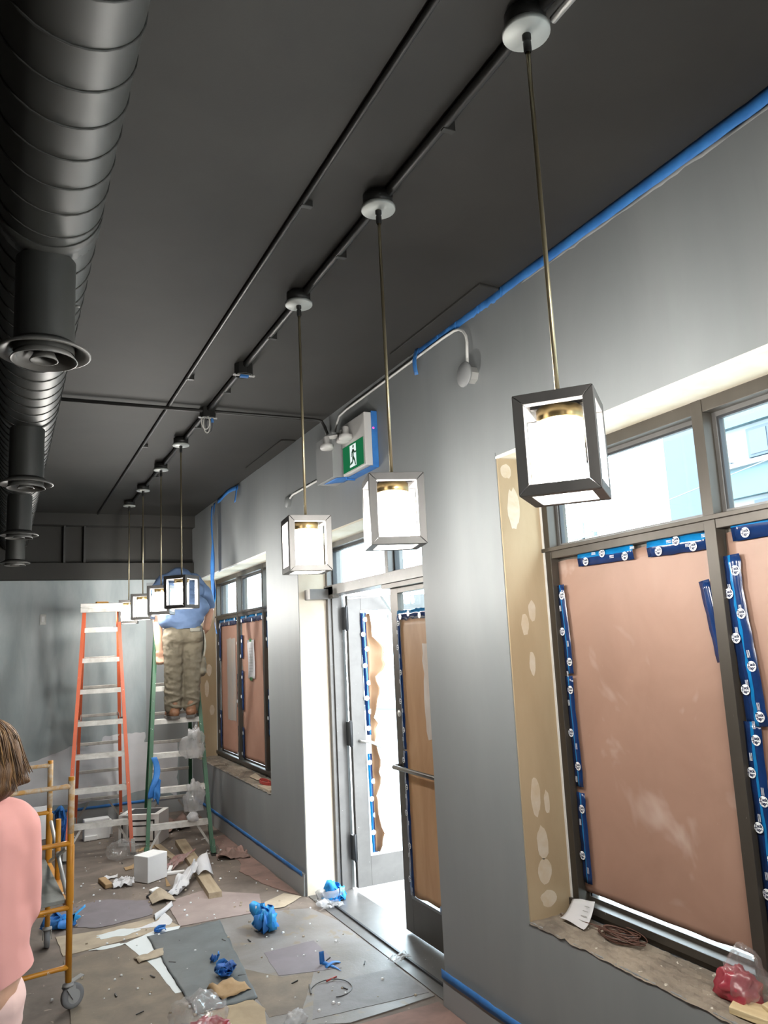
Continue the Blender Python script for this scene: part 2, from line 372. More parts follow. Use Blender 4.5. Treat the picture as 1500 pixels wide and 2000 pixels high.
# ================================================================== SETTING
WX, FX, CZ, BY = 2.11, 2.34, 3.50, 9.87
YL, XL = -4.0, -4.2
openings = [(0.05, 3.07, .615, 2.705), (3.86, 5.94, -.05, 2.66), (6.77, 9.60, .615, 2.705), (-3.4, -.6, .615, 2.705)]  # last opening belongs to the added, unseen window
def wall_with_holes(name, x0, x1, ys, zs, holes, m):
    ys = sorted(set(ys + [v for h in holes for v in h[:2]])); zs = sorted(set([z for z in zs] + [z for h in holes for z in h[2:] if zs[0] < z < zs[-1]]))
    solid = lambda i, j: 0 <= i < len(ys) - 1 and 0 <= j < len(zs) - 1 and not any(h[0] < (ys[i] + ys[i + 1]) / 2 < h[1] and h[2] < (zs[j] + zs[j + 1]) / 2 < h[3] for h in holes)
    b = MB()
    for i in range(len(ys) - 1):
        for j in range(len(zs) - 1):
            if not solid(i, j): continue
            a, c, d, e = ys[i], ys[i + 1], zs[j], zs[j + 1]
            b.add([(x0, a, d), (x0, c, d), (x0, c, e), (x0, a, e)], [(0, 1, 2, 3)]); b.add([(x1, a, d), (x1, c, d), (x1, c, e), (x1, a, e)], [(3, 2, 1, 0)])
            if not solid(i - 1, j): b.add([(x0, a, d), (x1, a, d), (x1, a, e), (x0, a, e)], [(0, 1, 2, 3)])
            if not solid(i + 1, j): b.add([(x0, c, d), (x1, c, d), (x1, c, e), (x0, c, e)], [(3, 2, 1, 0)])
            if not solid(i, j - 1): b.add([(x0, a, d), (x1, a, d), (x1, c, d), (x0, c, d)], [(0, 1, 2, 3)])
            if not solid(i, j + 1): b.add([(x0, a, e), (x1, a, e), (x1, c, e), (x0, c, e)], [(3, 2, 1, 0)])
    return b.build(name, m)
struct(wall_with_holes('wall_right', WX, 2.50, [YL, BY + .2], [0, CZ + .1], openings, 'wall_paint'), 'grey painted wall with window and door openings')
floor = struct(MB().box((XL - .2, YL - .2, -.12), (WX + .02, BY + .2, 0)).build('floor', 'floor_concrete'), 'dusty bare floor strewn with debris')
struct(MB().box((XL - .2, YL - .2, CZ), (2.5, BY + .2, CZ + .12)).build('ceiling', 'black_paint'), 'black painted ceiling')
back = struct(MB().box((XL, BY, 0), (2.11, BY + .2, CZ)).build('wall_back', 'wall_paint_far'), 'blue grey far wall, patchily painted')
struct(MB().box((XL - .2, YL, 0), (XL, BY + .2, CZ)).build('wall_left', 'wall_dark'))
struct(MB().box((XL - .2, YL - .2, 0), (2.5, YL, CZ)).build('wall_front', 'wall_dark'))
# primer left showing low on the far wall
def jag(pts, amp, seed, n=9):
    out = []
    for i, (a, c) in enumerate(zip(pts, pts[1:] + pts[:1])):
        for k in range(n):
            t = k / n; x, z = a[0] + (c[0] - a[0]) * t, a[1] + (c[1] - a[1]) * t
            out.append((x + amp * nz(x * 14, z * 14, seed), z + amp * nz(x * 14 + 9, z * 14, seed)))
    return out
pr = jag([(.10, .66), (.34, .72), (.78, .86), (1.05, .84), (1.08, .92), (1.31, .95), (1.55, .93), (1.56, .82), (1.93, .80), (1.92, .16), (1.80, .25), (1.47, .28), (1.2, .22), (.1, .24)], .03, 3)
b = MB(); n = len(pr); b.add([(x, BY - .001, z) for x, z in pr], [tuple(range(n))])
lab(b.build('primer_patch', 'primer', back), 'pale primer not yet painted over')
b = MB(); q = jag([(1.56, 2.70), (2.10, 2.70), (2.10, .15), (1.95, .15), (1.94, .80), (1.56, .825)], .012, 5); b.add([(x, BY - .0015, z) for x, z in q], [tuple(range(len(q)))])
lab(b.build('darker_coat', 'wall_paint', back), 'darker fresh coat beside the corner')
# steel beam boxed in black along the far wall
tr = struct(MB().box((XL, BY - .14, 2.735), (2.11, BY - .002, 2.93)).build('trim_1', 'black_paint', bevel=.004), 'black boxed ledge above the grey far wall')
tr = MB().box((XL, BY - .06, 2.93), (2.11, BY - .002, CZ)).box((XL, BY - .22, 3.36), (2.11, BY - .06, CZ - .001)).build('trim_2', 'black_paint'); struct(tr, 'black beam under the ceiling at the far end')
for x in (.62, .84, 1.5): struct(MB().box((x - .012, BY - .16, 2.93), (x + .012, BY - .06, 3.36)).build('stiffener', 'black_gloss', tr))
# baseboards with blue masking tape along the top
def baseboard(name, p, q, n, h=.155):
    p, q = Vector(p), Vector(q); nn = Vector(n)
    o = MB().hexa([p, q, q + nn * .022, p + nn * .022] + [v + Vector((0, 0, h)) for v in (p, q, q + nn * .016, p + nn * .016)]).build(name, 'painted_metal_grey', bevel=.002)
    return struct(o)
baseboard('baseboard_right', (WX, 5.95, 0), (WX, BY, 0), (-1, 0, 0))
baseboard('baseboard_near', (WX, YL, 0), (WX, 3.855, 0), (-1, 0, 0))
baseboard('baseboard_back', (XL, BY, 0), (2.09, BY, 0), (0, -1, 0))
def masking(name, label, p, q, nrm, wd, m='masking_blue', wob=.009, seed=0, seg=30, off=.003):
    p, q, nrm = Vector(p), Vector(q), Vector(nrm).normalized(); d = (q - p); c = nrm.cross(d).normalized(); b = MB()
    def fn(u, v):
        e = wob * nz(u * seg * .55, v * 3, seed) + wob * .6 * nz(u * seg * 1.7, v * 5, seed + 4)
        return p + d * u + c * ((v - .5) * wd + e) + nrm * (off + abs(nz(u * seg * .4, v * 2, seed + 8)) * .003)
    b.grid(fn, seg, 2); o = b.build(name, m, solid=.0008)
    return tag(o, label, 'tape')
masking('masking_tape', 'blue masking tape along baseboard beyond the door', (2.092, 5.98, .152), (2.092, 9.7, .152), (-1, 0, 0), .035, 'masking_blue', .006, 1, 60)
masking('masking_tape', 'blue masking tape at foot of wall, right of the door', (2.087, 2.2, .158), (2.087, 3.85, .158), (-1, 0, 0), .045, 'masking_blue', .006, 2, 30)
masking('masking_tape', 'blue masking tape low on far wall behind the ladders', (.35, BY - .02, .165), (2.05, BY - .02, .165), (0, -1, 0), .03, 'masking_blue', .004, 3, 30)
# ceiling-line masking: long piece + torn overlapped pieces
masking('masking_tape', 'long blue masking tape where wall meets ceiling, above the big window', (2.104, .5, 3.468), (2.104, 2.93, 3.478), (-1, 0, 0), .055, 'masking_blue', .004, 5, 60)
masking('masking_tape', 'grey smudged lower edge strip under the long ceiling tape', (2.106, .5, 3.425), (2.106, 2.75, 3.452), (-1, 0, 0), .018, 'painted_metal_grey', .008, 6, 60)
for k, (y0, y1) in enumerate(((2.90, 3.12), (3.10, 3.34), (3.32, 3.53), (3.51, 3.74))):
    masking('masking_tape', ['torn blue tape piece on ceiling line, touching the long strip', 'torn blue tape piece on ceiling line, second beyond the long strip', 'torn blue tape piece above the bent white conduit', 'torn blue tape piece next to the dangling tape end'][k],
            (2.102 - .002 * k, y0, 3.470), (2.102 - .002 * k, y1, 3.474), (-1, 0, 0), .052, 'masking_blue', .010, 10 + k, 14)
b = MB(); b.grid(lambda u, v: Vector((2.075 - .02 * math.sin(v * 3), 3.69 + u * .045 + .02 * v * v, 3.478 - v * .15 + .01 * u)), 3, 8)
tag(b.build('tape_end', 'masking_blue', solid=.0008), 'short blue tape end dangling over the white wall conduit', 'tape')
# window and door reveals
def reveal_jamb(y, z0, z1, ny, m='drywall_tan', x1=FX + .012):
    return MB().box((WX + .002, y, z0), (x1, y + ny * .012, z1)).build('reveal_panel', m)
def bead(y, z0, z1, dy):
    return MB().box((WX - .003, y - .004 + dy, z0), (WX + .010, y + .005 + dy, z1)).build('corner_bead', 'wall_paint')

# ------------------------------------------------------------------ storefront windows
def frame_bars(ys, zs, x0, x1, fw, m='bronze', zt=None):
    """vertical bars at ys (centre), horizontals at zs between the outer ones"""
    out = []
    for y in ys: out.append(MB().box((x0, y - fw / 2, zs[0] - fw / 2), (x1, y + fw / 2, zs[-1] + fw / 2)).build('mullion', m, bevel=.002))
    for i in range(len(ys) - 1):
        for z in zs: out.append(MB().box((x0 + .003, ys[i] + fw / 2, z - fw / 2), (x1 - .003, ys[i + 1] - fw / 2, z + fw / 2)).build('rail', m, bevel=.002))
    return out
def storefront(name, label, y0, y1, ymull, z0, z1, zt):
    root = empty(name, (FX, (y0 + y1) / 2, z0)); struct(root, label)
    bits = frame_bars([y0 + .026] + ymull + [y1 - .026], [z0 + .033, zt, z1 - .026], FX, FX + .115, .052)
    ys = [y0 + .026] + ymull + [y1 - .026]
    for i in range(len(ys) - 1):
        for a, c, tall in ((z0 + .059, zt - .026, 1), (zt + .026, z1 - .052, 0)):
            ya, yb = ys[i] + .026, ys[i + 1] - .026; x = FX + .05
            g = MB()
            for (p, q) in (((x, ya, a), (x + .03, ya + .018, c)), ((x, yb - .018, a), (x + .03, yb, c)), ((x, ya + .018, a), (x + .03, yb - .018, a + .018)), ((x, ya + .018, c - .018), (x + .03, yb - .018, c))): g.box(p, q)
            bits.append(g.build('glazing_stop', 'alu_grey' if tall == 0 else 'bronze'))
            g = MB()
            for (p, q) in (((x + .006, ya + .018, a + .018), (x + .026, ya + .026, c - .018)), ((x + .006, yb - .026, a + .018), (x + .026, yb - .018, c - .018)), ((x + .006, ya + .026, c - .026), (x + .026, yb - .026, c - .018))): g.box(p, q)
            bits.append(g.build('gasket', 'gasket'))
            bits.append(MB().box((x + .012, ya + .01, a + .01), (x + .018, yb - .01, c - .01)).build('pane', 'pane'))
    # projecting ledge on transom and a dusty sill angle
    bits.append(MB().box((FX - .012, y0, zt + .008), (FX, y1, zt + .026)).build('transom_ledge', 'bronze', bevel=.002))
    bits.append(MB().box((FX - .016, y0, z0 + .035), (FX, y1, z0 + .066)).build('sill_angle', 'bronze', bevel=.002))
    for o in bits:
        o.parent = root; o.matrix_parent_inverse = Matrix.Translation(root.location).inverted()
    return root
def adopt(root, *objs):
    for o in objs:
        o.parent = root; o.matrix_parent_inverse = Matrix.Translation(root.location).inverted()
w1 = storefront('window_1', 'big bronze framed window papered over, nearest the camera', .06, 3.058, [1.075, 2.06], .615, 2.695, 2.228)
w2 = storefront('window_2', 'small looking bronze framed window papered over, beyond the door', 6.775, 9.588, [7.66, 8.62], .615, 2.695, 2.228)
w3 = struct(empty('window_fill', (FX, -2, .615)), 'unseen bare window added behind the viewpoint for daylight')  # out-of-view window added to bring daylight into the near end
adopt(w3, *frame_bars([-3.374, -2.0, -.626], [.648, 2.679], FX, FX + .115, .052))
adopt(w3, MB().box((FX + .05, -3.4, .62), (FX + .056, -.6, 2.7)).build('pane', 'pane'))
# reveal linings
adopt(w1, reveal_jamb(3.07, .60, 2.70, -1), bead(3.07, .60, 2.72, 0))
adopt(w1, MB().box((WX + .002, .06, 2.693), (FX + .01, 3.06, 2.705)).build('reveal_head', 'head_plaster'), MB().box((WX - .003, .05, 2.690), (WX + .012, 3.07, 2.702)).build('head_bead', 'corner_bead'))
adopt(w1, MB().box((FX - .004, 3.046, .62), (FX + .002, 3.058, 2.69)).build('caulk_line', 'corner_bead'))
adopt(w2, reveal_jamb(9.60, .60, 2.70, -1), bead(9.60, .60, 2.72, 0), MB().box((WX + .002, 6.78, 2.693), (FX + .01, 9.59, 2.705)).build('reveal_head', 'head_plaster'), MB().box((WX - .003, 6.77, 2.690), (WX + .012, 9.60, 2.702)).build('head_bead', 'corner_bead'),
      MB().box((FX - .004, 9.578, .62), (FX + .002, 9.588, 2.69)).build('caulk_line', 'corner_bead'))
# patches of filler on the tan jamb board
for (yy, ws, pts_) in ((3.0565, w1, [(2.225, 1.72, .016, .055), (2.245, 1.96, .02, .05), (2.20, 1.90, .022, .05), (2.185, 2.45, .035, .10), (2.155, 2.63, .03, .035), (2.185, 1.13, .026, .085), (2.205, .93, .03, .07), (2.205, .81, .038, .055), (2.215, .695, .045, .035), (2.245, 1.10, .015, .05)]), (9.5865, w2, [(2.25, 1.62, .03, .07), (2.22, 1.4, .025, .1), (2.28, 1.15, .03, .06), (2.2, 1.9, .02, .06)])):
    for k, (cx, cz, rx, rz) in enumerate(pts_):
        vs = [(cx + rx * math.cos(a) * (1 + .3 * nz(a, k)), yy, cz + rz * math.sin(a) * (1 + .25 * nz(a * 2, k + 5))) for a in [2 * PI * i / 18 for i in range(18)]]
        adopt(ws, MB().add(vs, [tuple(range(18))]).build('filler_patch', 'mud'))
# rough masonry sills
def sill(ws, y0, y1, seed):
    b = MB()
    def fn(u, v):
        y = y0 + (y1 - y0) * v; x = WX - .004 + (FX + .004 - WX) * u
        e = .010 * nz(y * 14, x * 30, seed) + .006 * nz(y * 40, x * 40, seed)
        if u == 0: x -= .010 * abs(nz(y * 16, 0, seed + 2)) + .001
        return (x, y, .6165 + max(0, e + .003) + (.0 if u > .05 else -.008))
    b.grid(fn, 12, 160, sm=False); o = b.build('rough_sill', 'sill_concrete'); adopt(ws, o)
sill(w1, .06, 3.06, 1); sill(w2, 6.78, 9.59, 2)

# ------------------------------------------------------------------ paper, tape
def paper(name, label, x, y0, y1, z0, z1, m, seed, edge=.01, bulge=.006, ragb=0, group=None):
    b = MB(); nu, nv = 20, 36
    def fn(u, v):
        y = y1 + (y0 - y1) * u; z = z0 + (z1 - z0) * v
        if u in (0, 1): y += edge * nz(v * 6, u * 3, seed) * 2 - (edge if u == 0 else -edge) * .5
        if v == 0: z += ragb * (nz(u * 4, 2, seed) + .4)
        if v == 1: z += .012 * nz(u * 5, 7, seed)
        xx = x + bulge * (nz(u * 2.2, v * 3, seed) + .5 * nz(u * 5, v * 7, seed + 3)) * math.sin(PI * min(1, max(0, u)))
        return (xx - bulge, y, z)
    b.grid(fn, nu, nv); o = b.build(name, m, solid=.0006)
    return tag(o, label, 'paper', group)
PX = 2.388
paper('window_paper', 'large sheet of brown kraft paper on the middle bay of the big window', PX, 2.088, 3.03, .70, 2.185, 'kraft', 1, ragb=.03)
paper('window_paper', 'brown kraft paper in the right-hand bay of the big window, cut by the photo edge', PX, 1.103, 2.03, .69, 2.185, 'kraft', 2, ragb=.02)
paper('window_paper', 'pinkish paper with grey smear in the far left bay of the small window', PX, 8.65, 9.52, .70, 2.17, 'kraft_small', 3)
paper('window_paper', 'pinkish paper carrying the white note in the small window', PX, 7.69, 8.59, .70, 2.17, 'kraft_small', 4)
paper('window_paper', 'narrow strip of pinkish paper beside the small window jamb', PX, 6.83, 7.63, .70, 2.17, 'kraft_small', 5)
def smear(name, label, x, y0, y1, z0, z1, m, seed, amp=.03):
    pts = jag([(y0, z0), (y1, z0), (y1, z1), (y0, z1)], amp, seed, 10)
    b = MB(); b.add([(x, y, z) for y, z in pts], [tuple(range(len(pts)))]); return tag(b.build(name, m, solid=.0006), label, 'paint')
smear('paint_smear', 'grey paint test smear on paper in far left small window bay', PX - .012, 8.84, 9.22, 1.05, 1.97, 'grey_smear', 4)
# note on the small window
note = tag(empty('paper_note', (2.366, 8.18, 1.74)), 'white paper note with sketch, green taped to the papered small window', 'note')
b = MB(); b.grid(lambda u, v: (.004 * math.sin(v * 5) - .003, (u - .5) * -.25, (v - .5) * .40), 4, 10); b.build('sheet', 'paper_white', note, solid=.0006)
b = MB()
for k in range(9):
    z = -.13 + .03 * k; b.box((-.007, -.07 + .02 * nz(k, 1), z), (-.0065, .07 - .05 * abs(nz(k, 4)), z + .003))
for k in range(5): b.bar((-.007, -.05 + .02 * k, -.05), (-.007, -.02 + .01 * k, .02 + .01 * k), .003, .0006, (1, 0, 0))
b.build('pencil_sketch', 'outlet_metal', note)
for z in (.2, -.2): MB().box((-.008, -.04, z - .02), (-.005, .04, z + .012)).build('green_tape', 'green_tape', note)

TAPES = 0
def tape(name, label, p, q, nrm, wd, bands='ncn', seed=0, logos=True, text=True, step=.17, curl=0, rag=.003, group=None):
    """printed sealing tape: navy with the sheen on its crease painted as a light-blue band and round white logos"""
    p, q, nrm = Vector(p), Vector(q), Vector(nrm).normalized(); d = q - p; L = d.length; dn = d / L; c = nrm.cross(dn).normalized()
    b = MB(); edges = {'ncn': [(0, 0), (.44, .004), (.62, .007), (1, .001)], 'cn': [(0, .001), (.34, .006), (1, .001)], 'nc': [(0, .001), (.58, .006), (1, .001)], 'n': [(0, 0), (.5, .003), (1, 0)]}[bands]
    mi = {'ncn': [0, 1, 0], 'cn': [1, 0], 'nc': [0, 1], 'n': [0, 0]}[bands]; S = max(6, int(L / .03))
    def pos(u, v, h):
        e = rag * nz(u * L * 20, v * 4, seed) ; k = curl * nz(u * L * 3, 0, seed + 3)
        return p + d * u + c * ((v - .5) * wd + e + k) + nrm * (.003 + h + .0025 * nz(u * L * 16, v * 3, seed + 6))
    for (e0, e1, mm) in zip(edges, edges[1:], mi):
        b.grid(lambda u, v: pos(u, e0[0] + (e1[0] - e0[0]) * v, e0[1] + (e1[1] - e0[1]) * v), S, 1, mm)
    o = b.build(name, ['tape_navy', 'tape_sheen']); tag(o, label, 'tape', group)
    o.modifiers.new('s', 'SOLIDIFY').thickness = .0006
    if logos:
        k = 0; s = .05 + .03 * random.random()
        up = Vector((0, 0, 1)); side = up.cross(nrm).normalized() if abs(nrm.z) < .9 else Vector((1, 0, 0)); up = nrm.cross(side)
        while s < L - .02:
            g = MB(); v = .26 if k % 2 else .76
            if bands in ('cn', 'nc', 'n'): v = .5 + .22 * (1 if k % 2 else -1)
            pt = pos(s / L, v, .007) + nrm * .003
            if text:
                n_ = 18; r = .0185; a, cc = side, up
                g.add([pt + (a * math.cos(2 * PI * i / n_) + cc * math.sin(2 * PI * i / n_)) * r for i in range(n_)], [tuple(range(n_))], 0)
                vs, fs = TT; lt = MB(); lt.add([pt + nrm * .0015 + a * x.x + cc * x.y for x in vs], fs, 0)
                t0 = pos(min(.97, (s + .045) / L), .30 if v > .5 else .7, .007) + nrm * .003
                for row in range(3): lt.add([t0 + dn * (x) + c * (row * .0045 + y) for x, y in ((0, 0), (.026, 0), (.026, .0014), (0, .0014))], [(0, 1, 2, 3)], 1)
            else: g.disc(pt, .02, nrm, 12, 0)
            lg0 = g.build('printed_logo', 'tape_white', o, fixn=False)
            if text: lt.build('lettering', ['text_navy', 'tape_white'], lg0, fixn=False)['kind'] = 'stuff'
            s += step * (.8 + .4 * random.random()); k += 1
    return o
NX = (-1, 0, 0); TX = 2.382
tape('sealing_tape', 'printed blue tape along top of brown paper, left piece under the transom', (TX - .012, 2.84, 2.178), (TX - .012, 2.485, 2.172), NX, .062, 'nc', 1, step=.13)
tape('sealing_tape', 'crinkled printed blue tape along top of brown paper, right piece beside the mullion', (TX - .012, 2.405, 2.172), (TX - .012, 2.092, 2.166), NX, .066, 'nc', 2, step=.10, rag=.006)
tape('sealing_tape', 'printed blue tape topmost on left edge of the big brown paper', (TX - .012, 2.985, 2.075), (TX - .012, 2.965, 1.665), NX, .055, 'ncn', 3, curl=.008)
tape('sealing_tape', 'printed blue tape in middle of left edge of the big brown paper', (TX - .012, 2.978, 1.655), (TX - .012, 2.966, 1.165), NX, .055, 'ncn', 4, curl=.005)
tape('sealing_tape', 'printed blue tape lowest on left edge of the big brown paper', (TX - .012, 2.966, 1.140), (TX - .012, 2.963, .755), NX, .058, 'ncn', 5, curl=.004)
tape('sealing_tape', 'dark blue tape scrap poking out left of the mullion', (TX - .016, 2.135, 2.02), (TX - .016, 2.090, 1.72), NX, .05, 'n', 6, logos=False)
tape('sealing_tape', 'printed blue tape along top right of the big window, with large readable logo', (TX - .012, 1.985, 2.190), (TX - .012, 1.55, 2.185), NX, .085, 'nc', 7, step=.14)
tape('sealing_tape', 'wide crumpled printed tape down right side of mullion, upper piece', (TX - .014, 2.008, 2.10), (TX - .014, 1.975, 1.50), NX, .085, 'ncn', 8, curl=.012, rag=.008, step=.09)
tape('sealing_tape', 'long printed tape down right side of mullion, lower piece', (TX - .012, 2.000, 1.515), (TX - .012, 1.995, .80), NX, .075, 'ncn', 9, curl=.008, step=.11)
k = 20
for (y, za, zb, wd, lb) in ((9.50, 2.19, 1.72, .10, 'printed tape at top left edge of the small window paper'), (9.50, 1.15, .72, .10, 'printed tape at bottom left edge of the small window paper'), (8.70, 1.58, 1.22, .09, 'printed tape patch left of the small window mullion, middle'), (8.70, 1.02, .68, .09, 'printed tape patch left of the small window mullion, bottom'),
                            (8.665, 2.2, 1.78, .09, 'dark printed tape over top of the small window mullion'), (8.53, 2.0, 1.75, .09, 'printed tape right of the small window mullion, topmost'), (8.53, 1.62, 1.20, .09, 'printed tape right of the small window mullion, middle'), (8.53, 1.02, .70, .09, 'printed tape right of the small window mullion, lowest'), (7.58, 2.2, 1.85, .09, 'printed tape on narrow bay at the wall edge, upper'), (7.58, 1.45, 1.0, .09, 'printed tape on narrow bay at the wall edge, lower')):
    tape('sealing_tape', lb, (TX - .016, y, za), (TX - .016, y, zb), NX, wd, 'ncn', k, text=False, step=.2, rag=.008); k += 1
tape('sealing_tape', 'ragged printed tape along top of the far left small window paper', (TX - .016, 9.5, 2.165), (TX - .016, 8.74, 2.165), NX, .08, 'nc', 40, text=False, step=.2, rag=.012)
tape('sealing_tape', 'ragged printed tape along top of the small window paper with the note', (TX - .016, 8.56, 2.17), (TX - .016, 7.70, 2.17), NX, .08, 'nc', 41, text=False, step=.2, rag=.012)

# ------------------------------------------------------------------ entrance
d1 = struct(empty('door_1', (FX, 4.9, 0)), 'double glazed entrance, left leaf open outwards')
DT = 2.27
bits = [MB().box((FX, 5.888, 0), (FX + .12, 5.938, 2.655)).build('jamb_post', 'alu_grey', bevel=.002), MB().box((FX + .03, 5.868, 0), (FX + .075, 5.888, DT)).build('door_stop', 'alu_grey'),
        MB().box((FX, 3.865, 0), (FX + .12, 3.91, 2.655)).build('jamb_post', 'alu_grey', bevel=.002),
        MB().box((FX - .03, 3.91, DT - .035), (FX + .12, 5.888, DT + .04)).build('header', 'alu_grey', bevel=.002), MB().box((FX - .012, 3.91, DT - .065), (FX + .05, 4.86, DT - .036)).build('door_stop', 'bronze'),
        MB().box((FX, 3.91, 2.607), (FX + .12, 5.888, 2.655)).build('head_rail', 'alu_grey', bevel=.002),
        MB().box((FX, 4.765, DT + .04), (FX + .12, 4.815, 2.607)).build('mullion', 'alu_grey', bevel=.002),
        MB().box((FX + .06, 4.815, DT + .04), (FX + .066, 5.888, 2.607)).build('pane', 'pane'), MB().box((FX + .06, 3.91, DT + .04), (FX + .066, 4.765, 2.607)).build('pane', 'pane')]
for ya, yb in ((4.815, 5.888), (3.91, 4.765)):
    g = MB()
    for (p, q) in (((FX + .045, ya, DT + .04), (FX + .08, ya + .02, 2.607)), ((FX + .045, yb - .02, DT + .04), (FX + .08, yb, 2.607)), ((FX + .045, ya + .02, 2.585), (FX + .08, yb - .02, 2.607))): g.box(p, q)
    bits.append(g.build('glazing_stop', 'gasket'))
bits.append(MB().box((2.155, 5.795, 2.205), (2.315, 5.915, 2.285)).build('end_cover', 'alu_grey', bevel=.003))
bits.append(MB().box((2.31, 5.70, 2.21), (2.36, 5.89, 2.30)).build('closer_plate', 'bronze', bevel=.002))
bits += [reveal_jamb(5.940, 0, 2.66, -1, 'plaster'), MB().box((WX + .002, 3.87, 2.648), (FX + .01, 5.94, 2.66)).build('reveal_head', 'head_plaster'), MB().box((WX - .003, 5.932, 0), (WX + .010, 5.944, 2.66)).build('corner_bead', 'wall_paint')]  # far jamb is tan board, its daylight glare painted in as a paler colour
thr = MB().box((2.20, 3.87, .0), (2.46, 5.93, .012)).box((2.115, 3.87, 0), (2.19, 5.93, .006)).build('threshold', 'alu_grey', bevel=.002); bits.append(thr)
bits.append(MB().box((2.188, 3.87, .0), (2.202, 5.93, .018)).build('threshold_ridge', 'gasket'))
adopt(d1, *bits)
# right leaf, closed
LX0, LX1 = 2.385, 2.43
r_bits = [MB().box((LX0, 4.735, .03), (LX1, 4.845, DT - .04)).build('door_stile', 'bronze', bevel=.002), MB().box((LX0, 3.915, .03), (LX1, 4.00, DT - .04)).build('door_stile', 'bronze', bevel=.002), MB().box((LX0, 4.0, .03), (LX1, 4.735, .245)).build('bottom_rail', 'bronze', bevel=.002),
          MB().box((LX0, 4.0, DT - .10), (LX1, 4.735, DT - .04)).build('top_rail', 'bronze', bevel=.002), MB().box((LX0 + .02, 4.0, .245), (LX0 + .026, 4.735, DT - .10)).build('pane', 'pane'), MB().box((LX0 - .006, 4.0, .245), (LX0 + .02, 4.735, .262)).build('glazing_stop', 'alu_grey')]
hb = MB(); hb.tube([(LX0 - .002, 4.80, 1.045), (LX0 - .05, 4.80, 1.045), (LX0 - .065, 4.78, 1.045), (LX0 - .065, 4.02, 1.045), (LX0 - .05, 3.98, 1.045), (LX0 - .002, 3.96, 1.045)], .014, 12)
hb2 = hb.build('push_bar', 'bronze'); r_bits.append(hb2)
r_bits.append(MB().lathe([(.0, -.004), (.022, -.004), (.022, .0)], (LX0, 4.79, 1.38), 16, 0, 'x').build('lock_cylinder', 'galvanised'))
adopt(d1, *r_bits)
paper('door_paper', 'brown paper taped inside the closed right door leaf', LX0 + .004, 3.99, 4.728, .265, 2.00, 'kraft_door', 8, ragb=.03, bulge=.006)
smear('paint_smear', 'pale paint patch rolled on the upper door paper', LX0 - .012, 4.0, 4.40, 1.25, 1.83, 'white_smear', 8, .025)
smear('paint_smear', 'faint grey paint patch low on the door paper', LX0 - .012, 4.0, 4.24, .45, .90, 'white_smear', 9, .03)
tape('sealing_tape', 'ragged printed tape along top of the door paper', (LX0 - .010, 4.72, 2.02), (LX0 - .010, 3.99, 2.02), NX, .06, 'nc', 50, text=False, step=.14, rag=.014)
tape('sealing_tape', 'printed tape down left edge of the door paper, upper piece', (LX0 - .012, 4.712, 2.02), (LX0 - .012, 4.705, 1.16), NX, .05, 'ncn', 51, text=True, step=.16)
tape('sealing_tape', 'printed tape down left edge of the door paper, lower piece', (LX0 - .012, 4.705, 1.15), (LX0 - .012, 4.70, .27), NX, .056, 'n', 52, text=True, step=.17)
tape('sealing_tape', 'dark tape scrap at the bottom corner of the door paper', (LX0 - .010, 4.35, .275), (LX0 - .010, 3.99, .275), NX, .05, 'n', 53, logos=False, rag=.012)
# left leaf, swung open outwards (perpendicular to the wall)
OY0, OY1, OX0, OX1 = 5.80, 5.845, 2.47, 3.48
o_bits = [MB().box((OX0, OY0, .03), (OX0 + .115, OY1, DT - .04)).build('door_stile', 'alu_grey', bevel=.002), MB().box((OX1 - .11, OY0, .03), (OX1, OY1, DT - .04)).build('door_stile', 'alu_grey', bevel=.002), MB().box((OX0 + .115, OY0, .03), (OX1 - .11, OY1, .245)).build('bottom_rail', 'alu_grey', bevel=.002),
          MB().box((OX0 + .115, OY0, DT - .16), (OX1 - .11, OY1, DT - .04)).build('top_rail', 'alu_grey', bevel=.002), MB().box((OX0 + .115, OY0 + .02, .245), (OX1 - .11, OY0 + .026, DT - .16)).build('pane', 'pane')]
for z in (.32, 1.16, 2.05): o_bits.append(MB().box((2.445, 5.80, z - .09), (2.475, 5.86, z + .09)).tube([(2.458, 5.80, z - .1), (2.458, 5.80, z + .1)], .012, 8).build('hinge', 'gasket'))
arm = MB(); arm.bar((2.46, 5.76, 2.20), (2.72, 5.68, 2.215), .02, .008).bar((2.72, 5.68, 2.21), (2.88, 5.78, 2.05), .022, .008).box((2.82, 5.775, 2.02), (2.98, 5.80, 2.07)).build('closer_arm', 'galvanised'); o_bits.append(bpy.data.objects['closer_arm'])
pl = MB(); pl.tube([(2.53, 5.80, 1.10), (2.53, 5.74, 1.10), (2.60, 5.735, 1.09), (2.68, 5.735, 1.05), (2.68, 5.80, 1.05)], .012, 8).build('pull_handle', 'galvanised'); o_bits.append(bpy.data.objects['pull_handle'])
o_bits.append(MB().box((OX0 + .115, 5.788, 1.09), (OX1 - .1, 5.80, 1.10)).build('push_rail', 'galvanised'))
adopt(d1, *o_bits)
tape('sealing_tape', 'blue printed tape on the open door leaf, above the handle', (2.60, 5.793, 2.09), (2.615, 5.793, 1.14), (0, -1, 0), .05, 'ncn', 60, text=False, step=.13)
tape('sealing_tape', 'blue printed tape on the open door leaf, below the handle', (2.61, 5.793, 1.00), (2.62, 5.793, .27), (0, -1, 0), .05, 'cn', 61, text=False, step=.12)
b = MB()
def tornp(u, v):
    z = 2.08 - 1.8 * v; wd = .012 + .05 * abs(nz(v * 9, 1, 3)) + (.16 * math.sin(PI * v / .42) ** 2 * (.6 + nz(v * 16, 4)) if v < .42 else .05 * abs(nz(v * 22, 8)))
    return (2.62 + .05 * v * 0 + u * wd, 5.785 - .05 * u * u * (1 + nz(v * 7, u, 2)), z)
